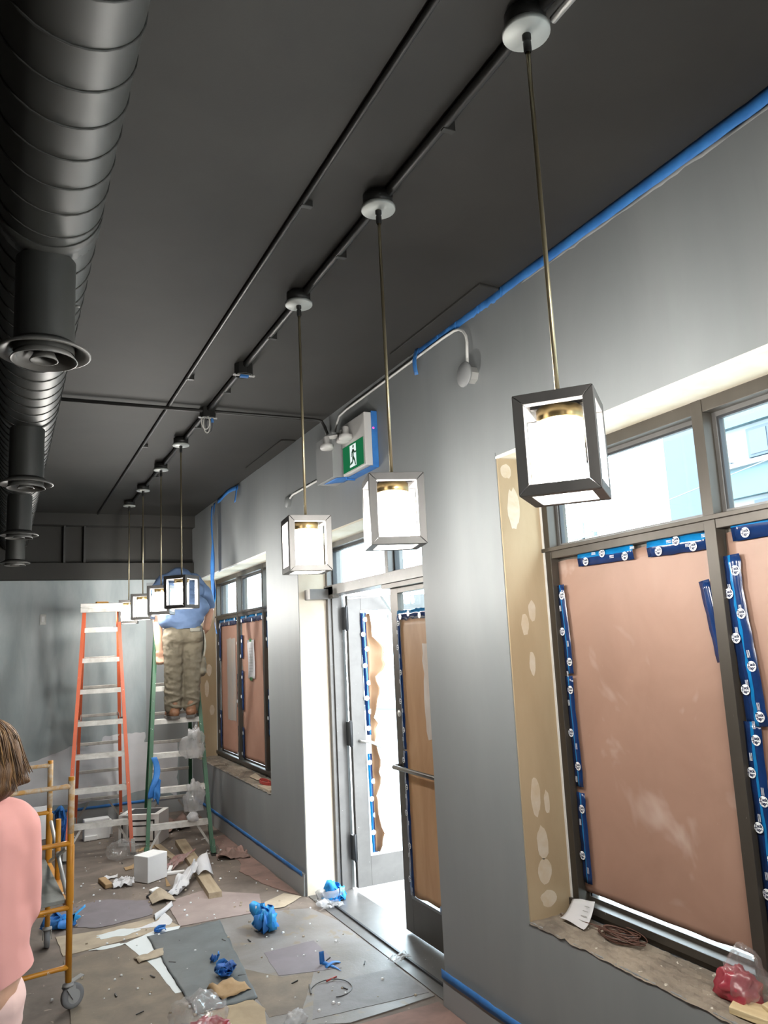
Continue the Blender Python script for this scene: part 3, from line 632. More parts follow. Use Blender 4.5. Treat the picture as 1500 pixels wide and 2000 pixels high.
b.grid(tornp, 6, 40); tag(b.build('torn_paper', 'kraft_door', solid=.0006), 'torn brown paper strip curling off the open door glass', 'paper')

# ================================================================== CEILING SERVICES
# spiral duct
duct = tag(empty('spiral_duct', (.09, 3, 3.2)), 'black round spiral duct hung along the ceiling on the left', 'duct')
DR = .150
b = MB(); b.tube([(0, -6.5 + .5 * k, 0) for k in range(28)], DR, 40); b.build('duct_body', 'duct_paint', duct)
b = MB(); pitch = .133; pts = []
y = -3.5
while y < 6.8:
    for k in range(28):
        a = 2 * PI * k / 28; pts.append((math.sin(a) * (DR + .0012), y + pitch * k / 28, -math.cos(a) * (DR + .0012)))
    y += pitch
b.tube(pts, .0032, 5); b.build('spiral_seam', 'duct_seam', duct)
for y in (-.6, 1.45, 3.4, 5.2):
    MB().tube([(0, y - .05, 0), (0, y + .05, 0)], DR + .004, 36).build('coupling_band', 'duct_paint', duct)
for y in (-1.6, .4, 2.4, 4.5, 6.3):
    MB().tube([(.02, y, .14), (.02, y, .30)], .004, 6).build('hanger_rod', 'duct_seam', duct)
def diffuser(y, label):
    r = tag(empty('air_diffuser', (.09, y, 2.755)), label, 'air vent', 'round diffusers under the duct')
    MB().lathe([(.086, .30), (.086, .0)], n=36).lathe([(.078, 0), (.078, .30)], n=36).build('drop_collar', 'duct_paint', r)
    MB().lathe([(.086, .028), (.105, .012), (.128, -.002), (.134, .0), (.134, .006), (.110, .02), (.088, .035)], n=40, closed=True).build('outer_ring', 'diffuser_paint', r)
    MB().lathe([(.052, .022), (.075, .002), (.092, -.020), (.096, -.020), (.080, .004), (.056, .026)], n=36, closed=True).build('middle_cone', 'diffuser_paint', r)
    MB().lathe([(.022, .012), (.032, -.012), (.037, -.020), (.041, -.019), (.034, -.006), (.026, .014)], n=28, closed=True).lathe([(0.001, .02), (.024, .013)], n=28).build('centre_cone', 'diffuser_paint', r)
    MB().box((-.08, -.006, .012), (.08, .006, .020)).box((-.006, -.08, .012), (.006, .08, .020)).build('spider_bar', 'duct_seam', r)
    MB().tube([(.082, 0, .17), (.1, 0, .17)], .004, 6).build('screw', 'diffuser_paint', r)
for y, l in ((2.47, 'nearest black round ceiling diffuser, top left'), (4.45, 'second black round diffuser along the duct'), (6.35, 'third black round diffuser along the duct'), (8.25, 'farthest black round diffuser, small, near the end beam')): diffuser(y, l)

def conduit(name, label, pts, r, m, clamps=(), n=10, cat='conduit'):
    o = MB().tube(pts, r, n).build(name, m); tag(o, label, cat)
    for c in clamps:
        MB().box((c[0] - .022, c[1] - .011, c[2] - .003), (c[0] + .022, c[1] + .011, c[2] + r * 2 + .001)).build('pipe_clamp', m, o, bevel=.002)
    return o
conduit('ceiling_conduit', 'thin black conduit running the length of the ceiling left of the pendants', [(.968, -3.9, 3.488), (.968, 9.6, 3.488)], .0105, 'black_gloss', [(.985, y, 3.478) for y in (.9, 2.55, 4.6, 6.3)])
conduit('crossing_conduit', 'black conduit crossing the ceiling from duct to exit sign', [(-.6, 5.21, 3.474), (2.0, 5.19, 3.474), (2.06, 5.18, 3.465), (2.08, 5.17, 3.42), (2.09, 5.15, 3.36)], .012, 'black_gloss')
conduit('pendant_conduit', 'thick black conduit joining the pendant canopies', [(1.235, -3.9, 3.482), (1.235, 8.9, 3.482)], .0165, 'black_gloss', [(1.25, y, 3.466) for y in (1.95, 2.85, 3.8, 4.75, 5.6, 7.35)])
conduit('bare_conduit', 'short bare metal conduit entering the nearest canopy at the top edge', [(1.262, .6, 3.445), (1.262, 1.425, 3.445)], .011, 'galvanised')
def jbox(name, label, y, loops):
    r = tag(empty(name, (1.235, y, 3.45)), label, 'junction box')
    MB().lathe([(.001, .049), (.056, .049), (.056, -.02), (.050, -.02), (.050, .03), (.001, .03)], n=8, sm=False).build('box_body', 'black_gloss', r, bevel=.003)
    MB().box((-.065, -.01, -.02), (.065, .01, -.012)).build('box_ears', 'galvanised', r)
    if loops:
        b = MB()
        for k, (rr, dz, m_) in enumerate(((.045, -.10, 0), (.038, -.12, 0), (.03, -.08, 1), (.035, -.11, 1))):
            b.tube([(-.02 + .012 * k + rr * .6 * math.sin(a), .015 * k - .02, -.0 + dz * (1 - math.cos(a)) / 1.9) for a in [PI * 1.75 * i / 16 for i in range(17)]], .0035, 6, m_)
        b.build('wire_loops', ['wire_white', 'wire_dark'], r)
        MB().tube([(.03, 0, -.015), (.035, .01, -.045)], .009, 8).build('wire_nut', 'marrette_blue', r)
    else:
        MB().box((-.025, -.012, -.03), (.028, .012, -.014)).build('wire_nut', 'marrette_blue', r, bevel=.004)
jbox('junction_box', 'black ceiling box with blue tape patch, no lamp hung, between pendants', 4.31, False)
jbox('junction_box', 'black ceiling box with loose white wires dangling at the conduit crossing', 5.22, True)
for nm, lb, pts in (('access_panel', 'flush black access panel on ceiling near the blue tape pieces', [(1.98, 2.91), (2.10, 2.92), (2.10, 3.86), (1.98, 3.87)]), ('access_panel', 'flush black access panel on ceiling beyond the exit sign', [(1.98, 5.87), (2.10, 5.86), (2.10, 6.9), (1.98, 6.91)])):
    tag(MB().prism(pts, 3.488, 3.5005).build(nm, 'black_paint', bevel=.003), lb, 'panel')

# pendants
def mitred_cage(s, h, wd):
    b = MB(); S = [-s / 2, s / 2]; Z = [0, h]
    def corner(ix, iy, iz, ox, oy, oz):
        return (S[ix] + (wd if ox else 0) * (1 if ix == 0 else -1), S[iy] + (wd if oy else 0) * (1 if iy == 0 else -1), Z[iz] + (wd if oz else 0) * (1 if iz == 0 else -1))
    E = .0006
    for ax in range(3):
        for i in (0, 1):
            for j in (0, 1):
                vs = []
                for e in (0, 1):
                    for (p, q) in ((0, 0), (1, 0), (1, 1), (0, 1)):
                        idx = [0, 0, 0]; o = [0, 0, 0]; oth = [k for k in range(3) if k != ax]
                        idx[ax] = e; idx[oth[0]] = i; idx[oth[1]] = j; o[oth[0]] = p; o[oth[1]] = q; o[ax] = 1 if (p or q) else 0
                        v = list(corner(*idx, *o)); v[ax] += E * (1 if e == 0 else -1); vs.append(v)
                b.add(vs, [(0, 3, 2, 1), (4, 5, 6, 7), (0, 1, 5, 4), (1, 2, 6, 5), (2, 3, 7, 6), (3, 0, 4, 7)])
    return b
def make_pendant():
    r = empty('pendant_lamp', (0, 0, 0)); H = .245; top = 1.09   # origin at the bottom of the cage; canopy top at 3.49-2.17
    c = mitred_cage(.19, H, .026); c.build('cage_frame', 'cage_metal', r, bevel=.0012, seg=1)
    b = MB(); b.bar((-.08, 0, H - .012), (.08, 0, H - .012), .02, .010).bar((0, -.08, H - .012), (0, .08, H - .012), .02, .010); b.build('cross_bar', 'cage_metal', r)
    MB().lathe([(.001, H - .018), (.050, H - .018), (.056, H - .024), (.056, H - .052), (.0545, H - .054), (.001, H - .054)], n=32).build('brass_cap', 'brass', r)
    MB().lathe([(.0535, H - .054), (.0535, .028), (.0515, .028), (.0515, H - .054)], n=32, closed=True).build('glass_cylinder', 'lamp_glass', r)
    g = MB(); 
    g.lathe([(.001, H - .056), (.040, H - .060), (.043, H - .075), (.043, .060), (.036, .046), (.001, .044)], n=28); bl = g.build('bulb', 'lamp_glow', r)
    MB().tube([(0, 0, H - .02), (0, 0, 1.215)], .0062, 10).build('stem', 'brass_rod', r)
    MB().lathe([(.0085, 1.205), (.011, 1.21), (.011, 1.235), (.007, 1.24), (.012, 1.245), (.012, 1.262)], n=14).build('swivel', 'black_gloss', r)
    MB().lathe([(.001, 1.258), (.062, 1.258), (.064, 1.261), (.064, 1.272), (.001, 1.272)], n=32).build('canopy_plate', 'canopy_metal', r)
    MB().lathe([(.001, 1.272), (.056, 1.272), (.056, 1.318), (.001, 1.318)], n=28).build('canopy_box', 'black_gloss', r)
    return r
P0 = make_pendant()
pl_ = [(1.215, 1.48, -48, 'black cage pendant nearest the camera, beside the big window'), (1.213, 2.405, -17, 'second black cage pendant, in front of the door transom'), (1.213, 3.285, -8, 'third black cage pendant, left of the doorway'),
       (1.21, 6.01, -45, 'black cage pendant in front of the worker in the blue shirt'), (1.215, 6.90, -25, 'black cage pendant just left of the one before the worker'), (1.21, 7.85, -22, 'second farthest black cage pendant'), (1.20, 8.72, -12, 'farthest black cage pendant, near the orange ladder'),
       (1.215, .56, -30, 'unseen pendant added for light behind the viewpoint, first out of frame'), (1.215, -.36, -30, 'unseen pendant added for light behind the viewpoint, second out of frame')]  # row extended out of view with added pendants to light the near end
for i, (x, y, a, l) in enumerate(pl_):
    o = P0 if i == 0 else copy_tree(P0)
    o.location = (x, y, 2.17); o.rotation_euler = (0, 0, math.radians(a)); tag(o, l, 'lamp', 'cage pendants in a row')

# wall services
conduit('wall_conduit', 'white painted conduit along the wall top, bent down to a round cover', [(2.075, 3.205, 3.20), (2.085, 3.21, 3.33), (2.088, 3.22, 3.37), (2.088, 3.245, 3.405), (2.088, 3.285, 3.43), (2.088, 3.33, 3.440), (2.088, 3.45, 3.444), (2.088, 4.78, 3.437), (2.085, 4.90, 3.425), (2.08, 4.955, 3.37), (2.06, 4.97, 3.25)], .0075, 'corner_bead', n=10)
r = tag(empty('round_cover', (2.05, 3.205, 3.155)), 'round grey blank cover plate on box high on the wall', 'cover plate')
MB().lathe([(.001, -.004), (.062, -.004), (.064, 0), (.064, .006), (.001, .006)], n=36, axis='x').build('cover_plate', 'painted_metal_grey', r)
MB().lathe([(.045, .006), (.045, .06)], n=8, axis='x', sm=False).build('box_body', 'galvanised', r)
conduit('lower_conduit', 'short white conduit left of the exit sign box', [(2.093, 5.06, 3.065), (2.093, 5.95, 3.065), (2.098, 6.03, 3.05)], .0085, 'corner_bead')
r = tag(empty('round_cover', (2.095, 6.09, 3.03)), 'small painted round cover at the end of the lower conduit', 'cover plate')
MB().lathe([(.001, -.012), (.045, -.012), (.048, -.006), (.048, .02)], n=24, axis='x').build('cover_plate', 'wall_paint', r)
# exit sign and emergency battery
s = tag(empty('exit_sign', (2.02, 4.54, 2.95)), 'green running man exit sign in white housing, edged with blue tape', 'sign')
MB().box((0, -.185, 0), (.088, .185, .345)).build('housing', 'sign_white', s, bevel=.006)
b = MB()
def py(u, v): return (-.004, .165 - .33 * u, .012 + .175 * v)
b.add([py(0, 0), py(1, 0), py(1, 1), py(0, 1)], [(0, 1, 2, 3)], 0)
def poly(pts, m, d=-.0008):
    b.add([(py(u, v)[0] + d, *py(u, v)[1:]) for u, v in pts], [tuple(range(len(pts)))], m)
poly([(.36, .10), (.66, .10), (.66, .93), (.36, .93)], 1)
def limb(p, q, r0, m=2):
    (x0, y0), (x1, y1) = p, q; dx, dy = (x1 - x0) * .33, (y1 - y0) * .175; L = math.hypot(dx, dy); nx, ny = -dy / L * r0 / .33, dx / L * r0 / .175
    poly([(x0 + nx, y0 + ny), (x1 + nx * .8, y1 + ny * .8), (x1 - nx * .8, y1 - ny * .8), (x0 - nx, y0 - ny)], m, -.0016)
poly([(.535 + .035 * math.cos(a), .845 + .066 * math.sin(a)) for a in [2 * PI * i / 14 for i in range(14)]], 2, -.0016)
limb((.525, .75), (.51, .46), .013); limb((.51, .47), (.59, .30), .010); limb((.59, .30), (.62, .12), .008); limb((.505, .47), (.49, .28), .010); limb((.49, .28), (.37, .22), .008)
limb((.53, .73), (.60, .60), .007); limb((.60, .60), (.68, .62), .006); limb((.52, .73), (.45, .62), .007); limb((.45, .62), (.44, .48), .006)
poly([(.34, .10), (.40, .10), (.44, .19), (.34, .19)], 1, -.001)
b.build('green_panel', ['sign_green', 'sign_lit_white', 'sign_dark'], s, fixn=False)
for dy, dx in ((.09, -.03), (.01, -.045)):
    MB().lathe([(.016, .07), (.021, .066), (.022, .022), (.043, .014), (.046, -.010), (.040, -.018), (.001, -.020)], (dx, dy, .225), 20).build('lamp_head', 'sign_white', s)
MB().lathe([(.016, .07), (.021, .066), (.022, .022), (.043, .014), (.046, -.010), (.040, -.018), (.001, -.020)], (-.105, .195, .20), 20).bar((-.105, .195, .26), (.0, .16, .28), .02, .02).build('lamp_head', 'sign_white', s)
lab(MB().box((.048, -.192, -.008), (.088, -.187, .352)).box((.030, -.19, -.012), (.088, .19, -.006)).box((.02, .187, -.02), (.088, .193, .15)).build('tape_edging', 'masking_blue', s), 'blue masking tape around the sign housing')
MB().lathe([(.001, -.003), (.008, 0)], (.06, -.193, .24), 10, axis='y').build('indicator_light', 'red_led', s)
r = tag(empty('battery_box', (2.04, 4.91, 2.955)), 'grey painted metal box on the wall left of the exit sign', 'box')
MB().box((-.075, -.15, 0), (.068, .15, .31)).build('box_body', 'painted_metal_grey', r, bevel=.004)
MB().box((-.078, -.152, .0), (-.075, .152, .26)).build('front_lid', 'painted_metal_grey', r, bevel=.001)
lab(MB().grid(lambda u, v: (-.05 + .11 * u, -.13 + .22 * v - .1 * u, -.0035), 4, 4).build('tape_strip', 'masking_blue', r, solid=.001), 'blue tape strip under the box')
# hanging tape by the small window
b = MB()
def ht(u, v):
    z = 3.44 - 1.42 * v; tw = .25 * math.sin(v * 9); wd = .095 * (1 - .5 * v * (1 - v)); y = 8.42 + .03 * v + (u - .5) * wd * math.cos(tw) + (.06 * max(0, v - .92) / .08 if v > .92 else 0) * -1
    return (2.055 - .03 * math.sin(v * PI) + (u - .5) * wd * math.sin(tw), y, z)
b.grid(ht, 3, 50); b.grid(lambda u, v: (2.045 - .01 * math.sin(v * 7), 8.49 + (u - .5) * .07 - .02 * v, 3.42 - .9 * v), 2, 24)
b.grid(lambda u, v: (2.085 - .02 * math.sin(u * PI), 8.42 - .86 * u, 3.455 - .01 * math.sin(u * 7) + (v - .5) * .045), 24, 2)
b.grid(lambda u, v: (2.08 - .02 * v, 7.55 + .06 * u + .02 * v, 3.46 - .16 * v), 2, 6)
b.grid(lambda u, v: (2.02 + .03 * math.sin(v * 4 + u), 8.41 + (u - .5) * .09 + .02 * math.sin(v * 5), 2.62 - .42 * v), 3, 12, 1)
tag(b.build('hanging_tape', ['masking_blue', 'masking_bright'], solid=.0008), 'long loose blue masking tape hanging from ceiling beside the small window', 'tape')
r = tag(empty('outlet_box', (.415, BY - .004, 2.29)), 'uncovered electrical box with white device on the far wall', 'electrical box')
MB().box((-.033, -.004, -.062), (.033, .003, .062)).build('box_rim', 'outlet_metal', r, bevel=.004); MB().box((-.016, -.012, -.034), (.016, -.004, .034)).build('device', 'outlet_white', r, bevel=.002)
for z in (-.05, .05): MB().box((-.024, -.010, z - .007), (.024, -.004, z + .007)).build('mounting_ear', 'outlet_metal', r)

# ================================================================== LADDERS
def ladder(name, label, cx, cy, yaw, m, H=2.36, half=.30, topw=.175, run=.62, depth=1.56, mirror=False):
    r = tag(empty(name, (cx, cy, 0), yaw), label, 'ladder')
    ft = lambda s_, t: Vector((s_ * (half + (topw - half) * t), run * t, H * t))
    rt = lambda s_, t: Vector((s_ * (half - .05 + (topw - half + .05) * t), depth + (run + .10 - depth) * t, H * t))
    for s_ in (-1, 1):
        for fn, nm in ((ft, 'front_rail'), (rt, 'rear_rail')):
            p, q = fn(s_, .012), fn(s_, .985); b = MB(); ax = (q - p).normalized()
            b.bar(p, q, .012 if fn is rt else .014, .062 if fn is ft else .05, up=(0, 1, 0))           # web
            off = Vector((-s_ * .014, 0, 0))
            for e in (-1, 1): b.bar(p + off + Vector((0, e * .026, 0)), q + off + Vector((0, e * .026, 0)), .026, .006, up=(0, 1, 0))
            b.build(nm, m, r)
            f0 = fn(s_, 0); f1 = fn(s_, .055)
            MB().bar(f0 + Vector((0, 0, .012)), f1, .036, .074, up=(0, 1, 0)).build('rail_shoe', 'shoe_grey' if m == 'ladder_orange' else m, r, bevel=.003)
            MB().box(f0 + Vector((-.025, -.045, 0)), f0 + Vector((.025, .045, .014))).build('rubber_foot', 'rubber', r)
    for k in range(1, 8):
        z = .305 * k; t = z / H; a, c = ft(-1, t), ft(1, t); o = Vector((0, .012, 0))
        b = MB(); b.box((a.x + .008, a.y - .02, z - .006), (c.x - .008, a.y + .062, z)); b.box((a.x + .008, a.y - .024, z - .045), (c.x - .008, a.y - .018, z)); b.box((a.x + .008, a.y + .056, z - .03), (c.x - .008, a.y + .062, z))
        b.build('step', 'ladder_alu', r)
        a, c = rt(-1, t), rt(1, t)
        MB().box((a.x, a.y - .012, z - .018), (c.x, a.y + .012, z + .014)).build('rear_brace', 'ladder_alu_dull', r, bevel=.004)
    for s_ in (-1, 1):   # knee braces and spreaders
        a = ft(s_, .03); q = ft(s_, .129); MB().bar(a + Vector((-s_ * .015, .03, 0)), (q.x - s_ * .13, q.y + .02, q.z - .03), .02, .003, up=(0, 1, 0)).build('knee_brace', 'ladder_alu_dull', r)
        a = rt(s_, .03); q = rt(s_, .129); MB().bar(a + Vector((-s_ * .015, -.02, 0)), (q.x - s_ * .14, q.y - .01, q.z - .03), .02, .003, up=(0, 1, 0)).build('knee_brace', 'ladder_alu_dull', r)
        a, c = ft(s_, .52) + Vector((-s_ * .02, .04, 0)), rt(s_, .52) + Vector((-s_ * .02, -.03, 0)); mid = (a + c) / 2 + Vector((-s_ * .01, 0, -.03))
        MB().bar(a, mid, .022, .004, up=(1, 0, 0)).bar(mid, c, .022, .004, up=(1, 0, 0)).build('spreader', 'ladder_alu_dull', r)
    ct = Vector((0, run + .05, H))
    b = MB(); b.box((-topw - .03, run - .09, H - .01), (topw + .03, run + .19, H + .028)); b.box((-topw - .03, run - .09, H - .065), (topw + .03, run - .075, H - .01)); b.box((-topw - .03, run + .175, H - .05), (topw + .03, run + .19, H - .01)); b.box((-topw - .03, run - .075, H - .05), (-topw - .018, run + .175, H - .01)); b.box((topw + .018, run - .075, H - .05), (topw + .03, run + .175, H - .01))
    b.build('top_cap', 'ladder_alu', r, bevel=.004)
    return r
lo = ladder('step_ladder', 'tall orange fibreglass stepladder with bare aluminium steps, nobody on it', .868, 8.12, math.radians(-5.5), 'ladder_orange')
lg = ladder('step_ladder', 'green fibreglass stepladder under the worker', 1.508, 7.625, math.radians(-6.5), 'ladder_green')
b = MB(); b.box((-.07, -.02, 0), (.06, .015, .02)); o = b.build('trowel', 'scaffold_yellow', bevel=.005); o.location = (.94, 8.76, 2.389); o.rotation_euler = (0, 0, .3)
tag(o, 'small orange handled tool lying on top of the orange ladder', 'tool')
MB().box((.06, -.03, .004), (.15, .025, .008)).build('blade', 'galvanised', o)

# ================================================================== SCAFFOLD
sc = tag(empty('scaffold', (.37, 4.87, 0)), 'yellow rolling scaffold with paint splashed posts, behind the woman', 'scaffold')
def post(x, y, h0, h1, sl):
    MB().tube([(x, y, h0), (x, y, h1)], .0165, 14).build('post', 'scaffold_yellow', sc)
    MB().tube([(x, y, h1 - .30), (x, y, h1 - .02)], .0172, 14).build('splashed_sleeve', 'scaffold_splat', sc)
    if sl: MB().tube([(x, y, .53), (x, y, .835)], .0205, 14).build('slide_sleeve', 'scaffold_yellow', sc, bevel=.001)
def caster(x, y, a, brake=True):
    c = MB(); c.lathe([(.014, .21), (.014, .135), (.03, .13), (.03, .12), (.001, .12)], (x, y, 0), 16)
    ca, sa = math.cos(a), math.sin(a); dx, dy = ca * .025, sa * .025
    for s_ in (-1, 1):
        ox, oy = -sa * .026 * s_, ca * .026 * s_
        c.bar((x + ox, y + oy, .122), (x + dx + ox, y + dy + oy, .058), .05, .004, up=(-sa, ca, 0), w2=.025)
    c.build('caster_fork', 'caster_grey', sc)
    wh = MB(); pr_ = [(.022, -.016), (.05, -.017), (.062, -.013), (.0635, 0), (.062, .013), (.05, .017), (.022, .016)]
    vs = []; n_ = 28
    for rr, hh in pr_:
        for k in range(n_):
            t = 2 * PI * k / n_; lx, lz, ly = rr * math.cos(t), rr * math.sin(t), hh
            vs.append((x + dx + ca * lx - sa * ly, y + dy + sa * lx + ca * ly, .064 + lz))
    P = len(pr_); wh.add(vs, [(i * n_ + k, i * n_ + (k + 1) % n_, ((i + 1) % P) * n_ + (k + 1) % n_, ((i + 1) % P) * n_ + k) for i in range(P) for k in range(n_)], 0, True)
    wh.build('caster_wheel', 'tread', sc)
    hub = MB(); hub.tube([(x + dx + sa * .019, y + dy - ca * .019, .064), (x + dx - sa * .019, y + dy + ca * .019, .064)], .036, 18); hub.build('wheel_hub', 'caster_grey', sc)
    if brake: MB().bar((x - ca * .02, y - sa * .02, .128), (x + ca * .085, y + sa * .085, .150), .035, .006).build('brake_pedal', 'caster_grey', sc, bevel=.002)
for (x, y, h1) in ((0.0, 0.0, 1.195), (-.055, 1.03, 1.175), (-.72, -.13, 1.195), (-.775, .90, 1.175)):
    post(x, y, .14, h1, True); caster(x, y, .5 if y < .5 else 1.5)
for (a, c) in (((0, 0), (-.72, -.13)), ((-.055, 1.03), (-.775, .90))):
    for z, m_ in ((1.145, 'scaffold_splat'), (.845, 'scaffold_yellow'), (.515, 'scaffold_yellow'), (.215, 'scaffold_yellow')):
        p, q = Vector((*a, z)), Vector((*c, z)); d_ = (q - p).normalized()
        MB().tube([p, p + d_ * .05, q - d_ * .05, q], [.016, .0125, .0125, .016], 12).build('rung', m_, sc)
for dx in (0, -.72):
    MB().tube([(dx - .01, .10, .56), (dx - .05, .93, .80)], .0115, 10).build('side_brace', 'scaffold_brace', sc); MB().tube([(dx - .01, .10, .80), (dx - .05, .93, .56)], .0115, 10).build('side_brace', 'scaffold_brace', sc)
    MB().bar((dx - .0, .03, .51), (dx - .055, 1.0, .51), .03, .045).build('side_rail', 'scaffold_yellow', sc)
    MB().tube([(dx - .03, .55, .50), (dx - .03, .55, .88)], .016, 12).build('lock_sleeve', 'scaffold_yellow', sc)
MB().hexa([(-.02, .01, .535), (-.70, -.115, .535), (-.755, .905, .535), (-.075, 1.03, .535), (-.02, .01, .555), (-.70, -.115, .555), (-.755, .905, .555), (-.075, 1.03, .555)]).build('platform', 'ply_grey', sc, bevel=.003)

# ================================================================== PEOPLE
# --- worker on the green ladder, seen from behind, bent forward over the ladder top
A = Vector((1.60, 7.86, 0))   # between the boots
def W(x, y, z): return A + Vector((x, y, z))
zf = 1.222
body = MB()
for s_, fx in ((-1, -.105), (1, .07)):
    chain(body, [(W(fx, .02, zf + .09), .045), (W(fx + .005, .00, zf + .48), .056), (W(s_ * .09 + .0, .0, zf + .86), .085)])
    capsule(body, W(fx, -.02, zf + .045), W(fx + .01, .14, zf + .035), .04, .035)
chain(body, [(W(-.0, .0, zf + .90), .105), (W(0, .02, zf + 1.02), .115), (W(0, .14, zf + 1.20), .13), (W(0, .25, zf + 1.29), .09), (W(0, .34, zf + 1.28), .065), (W(0, .41, zf + 1.22), .06)])
ellip(body, W(0, .47, zf + 1.17), (.075, .105, .10))                       # head dropped forward
ellip(body, W(0, .555, zf + 1.10), (.016, .024, .02)); ellip(body, W(0, .50, zf + 1.08), (.045, .045, .035))
for s_ in (-1, 1): ellip(body, W(s_ * .078, .46, zf + 1.17), (.014, .028, .032))
chain(body, [(W(-.13, .25, zf + 1.33), .075), (W(-.20, .20, zf + 1.26), .062), (W(-.235, .10, zf + 1.0), .048), (W(-.232, .04, zf + .72), .038), (W(-.225, .03, zf + .63), .030)])
HL = W(-.222, .03, zf + .60)
capsule(body, HL + Vector((-.012, 0, .03)), HL + Vector((-.012, .01, -.02)), .030, .026); capsule(body, HL + Vector((.018, 0, .03)), HL + Vector((.016, .01, -.02)), .026, .024)
for k in range(4):   # fingers closed round the ladder rail
    p = HL + Vector((-.035 + .021 * k, -.012, -.025 - .004 * (k in (1, 2)))); chain(body, [(p, .0095), (p + Vector((0, -.014, -.034)), .009), (p + Vector((.003, .016, -.052)), .008), (p + Vector((.005, .034, -.044)), .007)])
p = HL + Vector((.036, .01, .01)); chain(body, [(p, .012), (p + Vector((.018, -.012, -.024)), .010), (p + Vector((.010, -.022, -.048)), .008)])
chain(body, [(W(.15, .25, zf + 1.33), .075), (W(.25, .20, zf + 1.20), .062), (W(.285, .13, zf + 1.03), .047), (W(.262, .17, zf + .86), .040), (W(.24, .30, zf + .80), .032)])
HR = W(.235, .345, zf + .79)
capsule(body, HR + Vector((-.02, 0, 0)), HR + Vector((.02, .0, 0)), .026, .026)
for k in range(4):
    p = HR + Vector((-.03 + .02 * k, .02, -.005)); chain(body, [(p, .0095), (p + Vector((0, .035, -.012)), .0088), (p + Vector((0, .045, -.036)), .008), (p + Vector((0, .025, -.048)), .007)])
p = HR + Vector((-.04, .0, 0)); chain(body, [(p, .011), (p + Vector((-.018, .028, -.012)), .0095), (p + Vector((-.01, .045, -.02)), .008)])
worker = blob(body, 'person', 'skin', voxel=.0065, smooth=4)
tag(worker, 'worker in blue shirt and khaki cargo trousers, standing on the green ladder, back turned', 'person')
sh = MB()
chain(sh, [(W(.0, .0, zf + .91), .165), (W(0, .02, zf + 1.02), .170), (W(0, .13, zf + 1.20), .185), (W(0, .24, zf + 1.33), .150)])
ellip(sh, W(-.03, -.01, zf + .95), (.225, .165, .13)); ellip(sh, W(.035, .02, zf + 1.05), (.225, .165, .15)); ellip(sh, W(0, .15, zf + 1.22), (.235, .155, .15), Matrix.Rotation(-.5, 3, 'X'))
ellip(sh, W(0, .26, zf + 1.33), (.20, .12, .09)); chain(sh, [(W(0, .26, zf + 1.32), .10), (W(0, .35, zf + 1.29), .085)])
shirt = None
chain(sh, [(W(-.14, .25, zf + 1.33), .088), (W(-.205, .20, zf + 1.24), .080), (W(-.228, .13, zf + 1.10), .070)])
chain(sh, [(W(.15, .25, zf + 1.33), .090), (W(.245, .205, zf + 1.21), .082), (W(.278, .15, zf + 1.08), .070)])
shirt = blob(sh, 'tshirt', 'shirt', worker, voxel=.010, smooth=10, wrinkle=.010, wscale=.12, cut=[(W(0, 0, zf + .835), (.03, -.10, -1))])
tr_ = MB()
ellip(tr_, W(-.005, .0, zf + .80), (.195, .135, .13)); ellip(tr_, W(-.005, .0, zf + .87), (.18, .13, .09)); ellip(tr_, W(-.08, -.055, zf + .78), (.10, .09, .10)); ellip(tr_, W(.08, -.055, zf + .78), (.10, .09, .10))
chain(tr_, [(W(-.095, .0, zf + .78), .112), (W(-.10, -.01, zf + .50), .090), (W(-.105, .0, zf + .30), .085), (W(-.105, .01, zf + .12), .082)])
chain(tr_, [(W(.085, .0, zf + .78), .112), (W(.075, -.01, zf + .50), .092), (W(.07, .0, zf + .30), .086), (W(.065, .01, zf + .12), .082)])
for k in range(3): ellip(tr_, W(-.105 + .02 * nz(k, 3), .0, zf + .12 + .055 * k), (.092 + .008 * nz(k, 1), .092, .024), Matrix.Rotation(.3 * (-1) ** k, 3, 'Y')); ellip(tr_, W(.066, .0, zf + .13 + .055 * k), (.090 + .008 * nz(k, 9), .09, .024), Matrix.Rotation(-.3 * (-1) ** k, 3, 'Y'))
ellip(tr_, W(.175, .01, zf + .50), (.045, .075, .10)); ellip(tr_, W(.165, .0, zf + .43), (.05, .08, .05))
tro = blob(tr_, 'cargo_trousers', 'khaki', worker, voxel=.009, smooth=4, wrinkle=.009, wscale=.07, cut=[(W(0, 0, zf + .065), (0, 0, -1))])
o = MB().grid(lambda u, v: W(.03 + .11 * u, -.148 + .03 * u * u, zf + .85 - .035 * v), 6, 3).build('pocket_flap', 'khaki_light', worker, solid=.006)
MB().grid(lambda u, v: W(.178 + .02 * math.sin(v * 3), -.06 + .09 * u, zf + .83 - .26 * v), 4, 8).build('tool_pouch', 'khaki_light', worker, solid=.012)
for fx, rz, nm in ((-.105, .12, 0), (.07, -.35, 1)):
    bt = MB(); c0 = W(fx, 0, zf); rt_ = Matrix.Rotation(rz, 3, 'Z')
    def bp(x, y, z): return c0 + rt_ @ Vector((x, y, z))
    chain(bt, [(bp(0, -.04, .06), .050), (bp(0, .06, .055), .048), (bp(0, .13, .046), .042)]); chain(bt, [(bp(0, -.035, .06), .05), (bp(0, -.03, .14), .05)])
    bo = blob(bt, 'work_boot', 'boot', worker, voxel=.007, smooth=4, wrinkle=.003, wscale=.03, cut=[(c0 + Vector((0, 0, .016)), (0, 0, -1))])
    ol = [bp(x, y, 0) for x, y in ((-.042, -.085), (.042, -.085), (.05, .02), (.046, .14), (.022, .172), (-.022, .172), (-.046, .14), (-.05, .02))]
    MB().prism([(v.x, v.y) for v in ol], zf + .001, zf + .028).build('sole', 'boot_sole', bo, bevel=.004)
